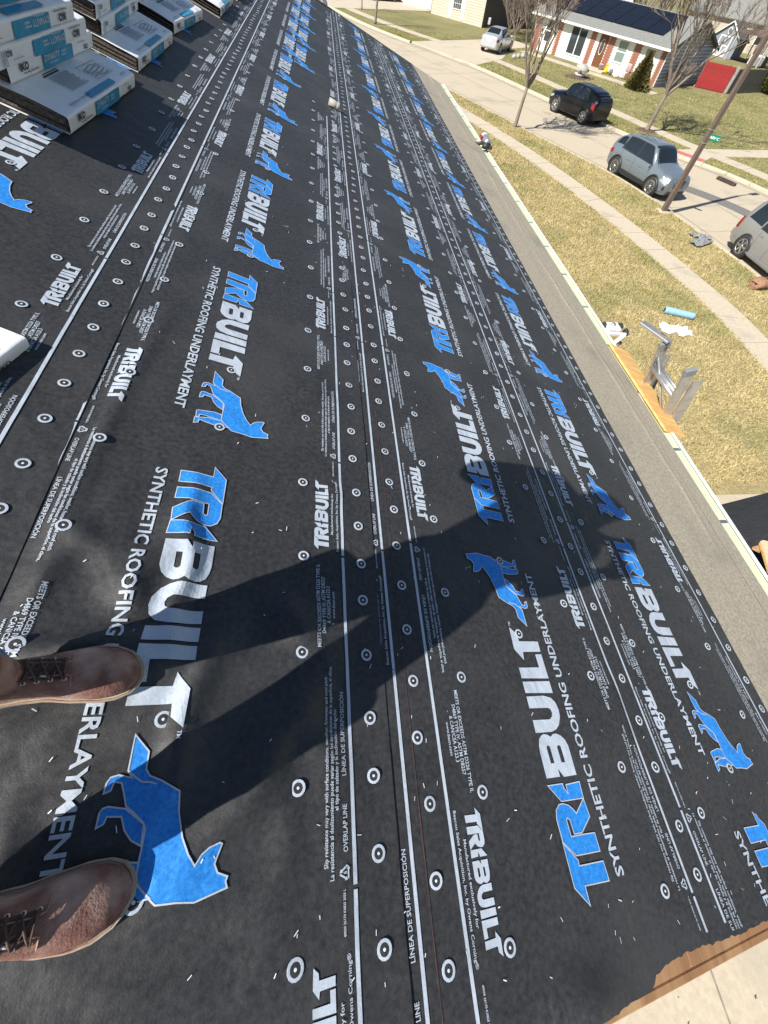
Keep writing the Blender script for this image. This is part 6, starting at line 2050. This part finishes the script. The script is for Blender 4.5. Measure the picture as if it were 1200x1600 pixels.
part('stone', MT['plastic_white'], rock, lambda b: b.loft([[(r_ * math.cos(a) * (1 + .15 * noise.noise((a, z, 1))), r_ * 0.8 * math.sin(a), z) for a in [2 * math.pi * k / 12 for k in range(12)]] for z, r_ in ((0, 0.24), (0.1, 0.28), (0.22, 0.24), (0.32, 0.10))]))
gz_ = empty('wicker_ball', on_h2(4.05, -0.75), 0, 'round brown wicker ornament beside the yellow duck', 'ornament')
part('ball', MT['bark'], gz_, lambda b: b.lathe([(0.02, 0.0), (0.16, 0.08), (0.20, 0.20), (0.16, 0.33), (0.05, 0.40), (0.0, 0.41)], 16))
# covered birdbath like ornament in a bed on the lawn
gb = empty('garden_fountain', (22.1, 48.2, LZ), R(30), 'pale garden fountain under a dark cover in a bed on the lawn', 'fountain')
part('basin', MT['plastic_white'], gb, lambda b: b.lathe([(0, 0), (0.32, 0), (0.42, 0.14), (0.46, 0.2), (0.40, 0.2), (0, 0.12)], 18))
part('column', MT['stone'], gb, lambda b: b.lathe([(0.16, 0.1), (0.10, 0.3), (0.12, 0.5)], 14))
part('cover', MT['stone'], gb, lambda b: b.lathe([(0.55, 0.5), (0.58, 0.56), (0.3, 0.74), (0.0, 0.78)], 18, M=Matrix.Rotation(R(12), 4, 'X')))
part('bed', MT['mulch'], gb, lambda b: b.lathe([(0, 0.03), (0.9, 0.02), (1.1, 0.0)], 20, M=Matrix.Diagonal((1.5, 1, 1, 1))))
# shrubs and bare stems along the grey gable
for k, (y, hh) in enumerate(((1.2, 0.6), (3.2, 1.3))):
    p = on_h2(-0.6, y)
    bare_tree('bare_shrub', ('low leafless shrub at the corner of the grey gable', 'small leafless bush midway along the grey gable wall')[k], (p.x, p.y, LZ), hh + 0.5, 0.1, 60 + k, 0.6, 0.025, (0, 0), 4, 7, 1.0, group='leafless shrubs', cat='shrub')
sp_ = empty('garden_statue', on_h2(-0.9, 7.0), 0, 'small pink and white statue before the grey gable near the red fence', 'statue')
part('figure', MT['skin'], sp_, lambda b: b.loft([[(r_ * math.cos(a), r_ * math.sin(a), z) for a in [2 * math.pi * k / 10 for k in range(10)]] for z, r_ in ((0, 0.16), (0.1, 0.14), (0.3, 0.10), (0.55, 0.14), (0.7, 0.07), (0.78, 0.10), (0.9, 0.09), (0.95, 0.02))]))
part('plinth', MT['white_paint'], sp_, lambda b: b.box((-0.2, -0.2, 0), (0.2, 0.2, 0.08), bev=0.01))

# red fence, board by board, and the weathered fence beside it
def fence(name, label, a, b, hgt, m, bw, gap, group=None):
    a = Vector(a); b = Vector(b); d = (b - a); L = d.length; ang = math.atan2(d.y, d.x)
    root = empty(name, (a.x, a.y, LZ), ang, label, 'fence', group)
    n = int(L / bw)
    mb = MB(); mb.box((0, -0.011, 0.03), (bw - gap, 0.011, hgt)); me = mb.mesh('board', m)
    for k in range(n): o = link('board', me, root); o.location = (k * bw, random.uniform(-.004, .004), random.uniform(-.01, .01))
    for z in (0.3, hgt - 0.3): hpart('rail', m, root, [((0, 0.0155, z), (L, 0.055, z + 0.09))])
    for k in range(int(L / 2) + 1): hpart('post', m, root, [((min(k * 2.0, L - 0.1), 0.056, 0), (min(k * 2.0, L - 0.1) + 0.1, 0.15, hgt + 0.05))])
    return root


fence('red_fence', 'solid red board fence panel joining the grey gable', (35.0, 50.9), (37.35, 49.66), 1.62, MT['red_fence'], 0.145, 0.006)
fence('wood_fence', 'weathered grey board fence to the right of the red panel', (37.6, 49.6), (44.5, 53.2), 1.55, MT['wood_fence'], 0.145, 0.012)
fence('white_gate', 'narrow pale gate post strip between red and grey fences', (37.36, 49.65), (37.62, 49.6), 1.7, MT['stone'], 0.13, 0.004)

# blue grey shed with white crossed door
sh_a, sh_b = Vector((50.9, 75.6)), Vector((52.95, 72.85))
t_ = (sh_b - sh_a).normalized()
nrm = Vector((t_.y, -t_.x))
if nrm.dot(sh_a) > 0: nrm = -nrm
shd = tag(empty('garden_shed'), 'blue grey garden shed with a white crossed door and dark roof', 'shed')
shd.matrix_world = frameM((sh_a.x, sh_a.y), (t_.x, t_.y), (-nrm.x, -nrm.y))
SW = (sh_b - sh_a).length
hpart('wall', MT['blue_siding'], shd, [((0, 0, 0), (SW, 0.1, 1.5)), ((0, 0.1, 0), (0.1, 3.4, 1.5)), ((SW - 0.1, 0.1, 0), (SW, 3.4, 1.5)), ((0.1, 3.3, 0), (SW - 0.1, 3.4, 1.5))])
mb = MB(); mb.prism([(0, 1.5), (SW, 1.5), (SW / 2, 2.85)], 0.0, 0.09, M=Matrix(((1, 0, 0, 0), (0, 0, 1, 0.002), (0, 1, 0, 0), (0, 0, 0, 1)))); mb.build('gable', MT['blue_siding'], shd)
mb = MB()
for xa, xb in ((-0.2, SW / 2), (SW + 0.2, SW / 2)):
    za = 1.5 - 0.2 * 1.35 / (SW / 2); A_ = [(xa, -0.15, za + .06), (xa, 3.6, za + .06), (xb, 3.6, 2.95), (xb, -0.15, 2.95)]
    mb.add(A_ + [(p[0], p[1], p[2] - 0.07) for p in A_], [(0, 1, 2, 3), (7, 6, 5, 4), (0, 4, 5, 1), (1, 5, 6, 2), (2, 6, 7, 3), (3, 7, 4, 0)])
mb.build('roof', MT['trim_shade_grey'], shd)
dd_ = hpart('door', MT['blue_siding'], shd, [((SW / 2 - 0.75, -0.02, 0.06), (SW / 2 + 0.75, -0.002, 1.70))])
for lo, hi in (((-0.78, 0.02), (-0.66, 1.74)), ((0.66, 0.02), (0.78, 1.74)), ((-0.66, 1.62), (0.66, 1.74)), ((-0.66, 0.02), (0.66, 0.14)), ((-0.06, 0.14), (0.06, 1.62)), ((-0.66, 0.86), (-0.06, 0.96)), ((0.06, 0.86), (0.66, 0.96))):
    hpart('door_trim', MT['white_paint'], dd_, [((SW / 2 + lo[0], -0.05, lo[1]), (SW / 2 + hi[0], -0.021, hi[1]))])
for s in (-1, 1):
    mb = MB(); mb.box((-0.05, -0.045, -0.45), (0.05, -0.0215, 0.45), M=Matrix.Translation((SW / 2 + s * 0.36, 0, 0.5)) @ Matrix.Rotation(s * R(38), 4, 'Y')); mb.build('brace', MT['white_paint'], dd_)
    P0 = (SW / 2 + s * (SW / 2 + 0.15), -0.18, 1.46); P1 = (SW / 2, -0.18, 2.9)
    mb = MB(); mb.tube([P0, P1], 0.07, 4); mb.build('barge_board', MT['white_paint'], shd)
mb = MB(); mb.tube([(SW / 2 + 0.22 * math.cos(a), -0.03, 2.12 + 0.26 * math.sin(a)) for a in [2 * math.pi * k / 8 for k in range(9)]], 0.06, 4, cap=False); mb.build('vent_ring', MT['white_paint'], shd)
mb = MB(); mb.prism([(0.17 * math.cos(a), 0.2 * math.sin(a)) for a in [2 * math.pi * k / 8 for k in range(8)]], 0, 0.02, M=Matrix.Translation((SW / 2, -0.004, 2.12)) @ Matrix.Rotation(R(90), 4, 'X')); mb.build('vent', MT['trim_shade_grey'], shd)

# canopy with brown roof and a white vehicle under it
cp = empty('patio_canopy', (54.5, 71.0, LZ), R(35), 'brown roofed patio canopy on pale posts behind the wood fence', 'canopy')
hpart('roof', MT['roof_brown'], cp, [((-2.2, -2.0, 2.30), (5.5, 2.6, 2.46))])
for x in (-2.0, 1.6, 5.2):
    for y in (-1.8, 2.3): hpart('post', MT['stone'], cp, [((x, y, 0), (x + 0.14, y + 0.14, 2.30))])
hpart('fascia', MT['door_wood'], cp, [((-2.25, -2.06, 2.20), (5.55, -2.005, 2.47))])
wc = empty('covered_grill', (54.0, 69.3, LZ), R(20), 'white covered outdoor furniture under the brown canopy', 'furniture')
part('cover', MT['plastic_white'], wc, lambda b: b.box((-0.9, -0.5, 0.02), (0.9, 0.5, 1.0), bev=0.15))
part('dark_side', MT['black_plastic'], wc, lambda b: b.box((0.95, -0.45, 0.0), (1.8, 0.45, 0.9), bev=0.08))


# generic houses further back
def back_house(label, at, ang, L, D, eh, rh, wall_m, roof_m, windows=3, chimney=False, gable_m=None):
    root = tag(empty('house', (at[0], at[1], LZ), ang), label, 'house', 'houses across the street')
    hpart('wall', wall_m, root, [((0, 0, 0), (L, 0.2, eh)), ((0, D - 0.2, 0), (L, D, eh)), ((0, 0.2, 0), (0.2, D - 0.2, eh)), ((L - 0.2, 0.2, 0), (L, D - 0.2, eh))])
    sl_ = (rh - eh) / (D / 2)
    mb = MB()
    for ya, yb in ((-0.4, D / 2), (D + 0.4, D / 2)):
        za = eh - 0.4 * sl_ + 0.08
        A_ = [(-0.3, ya, za), (L + 0.3, ya, za), (L + 0.3, yb, rh + 0.08), (-0.3, yb, rh + 0.08)]
        mb.add(A_ + [(p[0], p[1], p[2] - 0.09) for p in A_], [(0, 1, 2, 3), (7, 6, 5, 4), (0, 4, 5, 1), (1, 5, 6, 2), (2, 6, 7, 3), (3, 7, 4, 0)])
    rf_ = mb.build('roof', roof_m, root)
    Mg = Matrix(((0, 0, 1, 0), (1, 0, 0, 0), (0, 1, 0, 0), (0, 0, 0, 1)))
    for x in (0.0, L - 0.2):
        mb = MB(); mb.prism([(0.0, eh), (D, eh), (D / 2, rh - 0.02)], x, x + 0.19, M=Mg); mb.build('gable', gable_m or wall_m, root)
    for k in range(windows):
        x = L * (k + 0.5) / windows
        w = hpart('window', MT['white_paint'], root, [((x - 0.6, -0.04, 0.8), (x + 0.6, -0.001, 2.0))])
        hpart('pane', MT['win_glass'], w, [((x - 0.5, -0.05, 0.9), (x + 0.5, -0.041, 1.9))])
    if chimney: hpart('chimney', MT['brick'], rf_, [((L * 0.6, D / 2 - 0.4, rh - 0.5), (L * 0.6 + 0.8, D / 2 + 0.4, rh + 0.9))])
    return root


back_house('far house with a white gable and brick chimney behind the solar roof', (41.5, 82.0), R(62), 9, 10, 3.0, 6.4, MT['white_paint'], MT['trim_shade_grey'], 2, True)
back_house('far grey roofed house beyond the shed at the top right', (53.0, 87.0), R(-34), 17, 10, 2.9, 6.6, MT['siding_tan'], MT['roof_grey'], 4)
back_house('far house with pale windows at the right top corner behind the canopy', (66.0, 76.0), R(-38), 14, 9, 2.9, 6.2, MT['blue_siding'], MT['roof_grey'], 4)
back_house('far tan house behind the ranch house roof', (30.0, 92.0), R(-25), 15, 9, 2.9, 6.0, MT['siding_tan'], MT['roof_brown'], 3)

# cream house with the white shutters at the top edge
gt = Vector((0.6741, -0.7386)); gn = Vector((0.7386, 0.6741))
gh = tag(empty('cream_house'), 'cream sided house with white shuttered window, cut by the top edge', 'house', 'houses across the street')
gh.matrix_world = frameM((12.92, 73.96), (gt.x, gt.y), (gn.x, gn.y))
GL = 7.4
for k in range(15):
    z0 = k * 0.19
    mb = MB(); mb.add([(0, 0, z0), (GL, 0, z0), (GL, -0.02, z0 + 0.01), (0, -0.02, z0 + 0.01), (0, 0, z0 + 0.188), (GL, 0, z0 + 0.188)], [(0, 1, 2, 3), (3, 2, 5, 4), (0, 3, 4), (1, 5, 2)])
    o = mb.build('siding_board', MT['siding_tan'], gh)
hpart('wall', MT['siding_tan'], gh, [((0, 0.002, 0), (GL, 0.2, 2.85))])
hpart('side_wall', MT['trim_shade_grey'], gh, [((GL - 0.2, 0.201, 0), (GL - 0.003, 11, 2.85)), ((0, 0.201, 0), (0.2, 11, 2.85))])  # side turned from the sun: its shade is put into the darker siding colour
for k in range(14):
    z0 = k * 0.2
    hpart('side_board', MT['trim_shade_grey'], gh, [((GL - 0.0025, 0.02, z0 + 0.012), (GL + 0.016, 10.98, z0 + 0.195))])
w = hpart('window', MT['white_paint'], gh, [((3.05, -0.06, 0.76), (4.32, -0.021, 2.2))])
hpart('pane', MT['win_glass'], w, [((3.15, -0.068, 0.84), (4.22, -0.061, 2.1))])
for x in (3.42, 3.68, 3.95): hpart('muntin', MT['white_paint'], w, [((x - 0.015, -0.076, 0.84), (x + 0.015, -0.0685, 2.1))])
for z in (1.2, 1.6): hpart('muntin', MT['white_paint'], w, [((3.15, -0.0765, z - 0.015), (4.22, -0.069, z + 0.015))])
for x in (2.56, 4.36): hpart('shutter', MT['white_paint'], gh, [((x, -0.05, 0.14), (x + 0.44, -0.0215, 2.3))])
hpart('corner_trim', MT['siding_tan'], gh, [((GL - 0.02, -0.04, 0), (GL + 0.04, 0.018, 2.85))])
mb = MB()
for ya, yb in ((-0.5, 5.5), (11.5, 5.5)):
    A_ = [(-0.4, ya, 2.8), (GL + 0.4, ya, 2.8), (GL + 0.4, yb, 4.6), (-0.4, yb, 4.6)]
    mb.add(A_ + [(p[0], p[1], p[2] - 0.1) for p in A_], [(0, 1, 2, 3), (7, 6, 5, 4), (0, 4, 5, 1), (1, 5, 6, 2), (2, 6, 7, 3), (3, 7, 4, 0)])
mb.build('roof', MT['roof_brown'], gh)
# its garage wing to the left
hpart('garage_wall', MT['brick'], gh, [((-7.5, 2.0, 0), (-0.004, 2.2, 2.85))])
g_ = hpart('garage_door', MT['white_paint'], gh, [((-6.5, 1.95, 0.02), (-1.6, 1.998, 2.2))])
for k in range(4): hpart('door_panel', MT['white_paint'], g_, [((-6.4, 1.92, 0.08 + k * 0.54), (-1.7, 1.949, 0.52 + k * 0.54))])
hpart('garage_window', MT['win_glass'], gh, [((-1.2, 1.95, 0.3), (-0.5, 1.998, 2.0))])
mt_ = empty('utility_meter', on_h2(0, 0), 0, 'small white utility box against the dark side wall behind the sedan', 'utility box')
q_ = gh.matrix_world @ Vector((GL + 0.25, 1.0, 0)); mt_.location = q_
part('box', MT['plastic_white'], mt_, lambda b: b.box((-0.15, -0.15, 0.25), (0.15, 0.15, 0.75), bev=0.03))
part('leg', MT['grey_scrap'], mt_, lambda b: b.box((-0.05, -0.05, 0), (0.05, 0.05, 0.25)))
for k, (x, y) in enumerate(((17.35, 52.6), (17.9, 53.15), (18.5, 53.7))):
    r_ = empty('edging_stone', (x, y, LZ), k, ('pale edging stone nearest the sedan bumper', 'middle pale edging stone beside the sedan', 'pale edging stone behind the other two by the sedan')[k], 'stone', 'edging stones by the driveway')
    part('stone', MT['stone'], r_, lambda b: b.loft([[(s_ * math.cos(a) * (1 + .2 * noise.noise((a, z, k))), s_ * 0.8 * math.sin(a), z) for a in [2 * math.pi * q / 10 for q in range(10)]] for z, s_ in ((0, 0.22), (0.12, 0.24), (0.24, 0.16), (0.3, 0.05))]))

# ------------------------------------------------------------------ lamp post and street sign
lp = empty('lamp_post', (15.47, 20.02, LZ), 0, 'tall brown square lamp post on our verge, rising out of the frame', 'lamp post')
part('shaft', MT['post'], lp, lambda b: b.loft([[(s * r_, t * r_, z) for s, t in ((-1, -1), (1, -1), (1, 1), (-1, 1))] for z, r_ in ((0.05, 0.095), (7.2, 0.06))], smooth=False))
part('base', MT['kerb'], lp, lambda b: b.box((-0.24, -0.24, -0.05), (0.24, 0.24, 0.055), bev=0.02))
part('arm', MT['post'], lp, lambda b: b.tube([(0, 0, 7.1), (0.25, 0.1, 7.35), (0.95, 0.35, 7.45)], [0.05, 0.04, 0.035], 8))
part('lantern', MT['post'], lp, lambda b: b.box((-0.32, -0.14, -0.06), (0.32, 0.14, 0.07), M=Matrix.Translation((1.15, 0.42, 7.43)) @ Matrix.Rotation(R(20), 4, 'Z'), bev=0.03))
for z in (2.38, 2.78): part('band_clamp', MT['alu'], lp, lambda b: b.box((-0.093, -0.093, z), (0.093, 0.093, z + 0.03)))
sg = empty('street_sign', (15.47, 20.02, LZ + 2.60), R(-48), 'green street name sign strapped to the brown lamp post', 'sign')
part('blade', MT['sign_green'], sg, lambda b: b.prism([(0.10, -0.13), (0.62, -0.13), (0.68, -0.07), (0.68, 0.07), (0.62, 0.13), (0.10, 0.13)], -0.004, 0.004, M=Matrix.Rotation(R(90), 4, 'X')))
part('bracket', MT['alu'], sg, lambda b: b.box((0.085, -0.012, -0.1), (0.14, 0.012, 0.1)))
F = Flat(); F.text('ARV C', 0.13, -0.055, 0.50, 0.11, 0, bold=0.03)
sg.scale = (0.72, 0.72, 0.72)
link('street_name', F.mesh('street_name', [MT['ink_white']], None, eps=0.0065), sg, Matrix.Rotation(R(90), 4, 'X'))
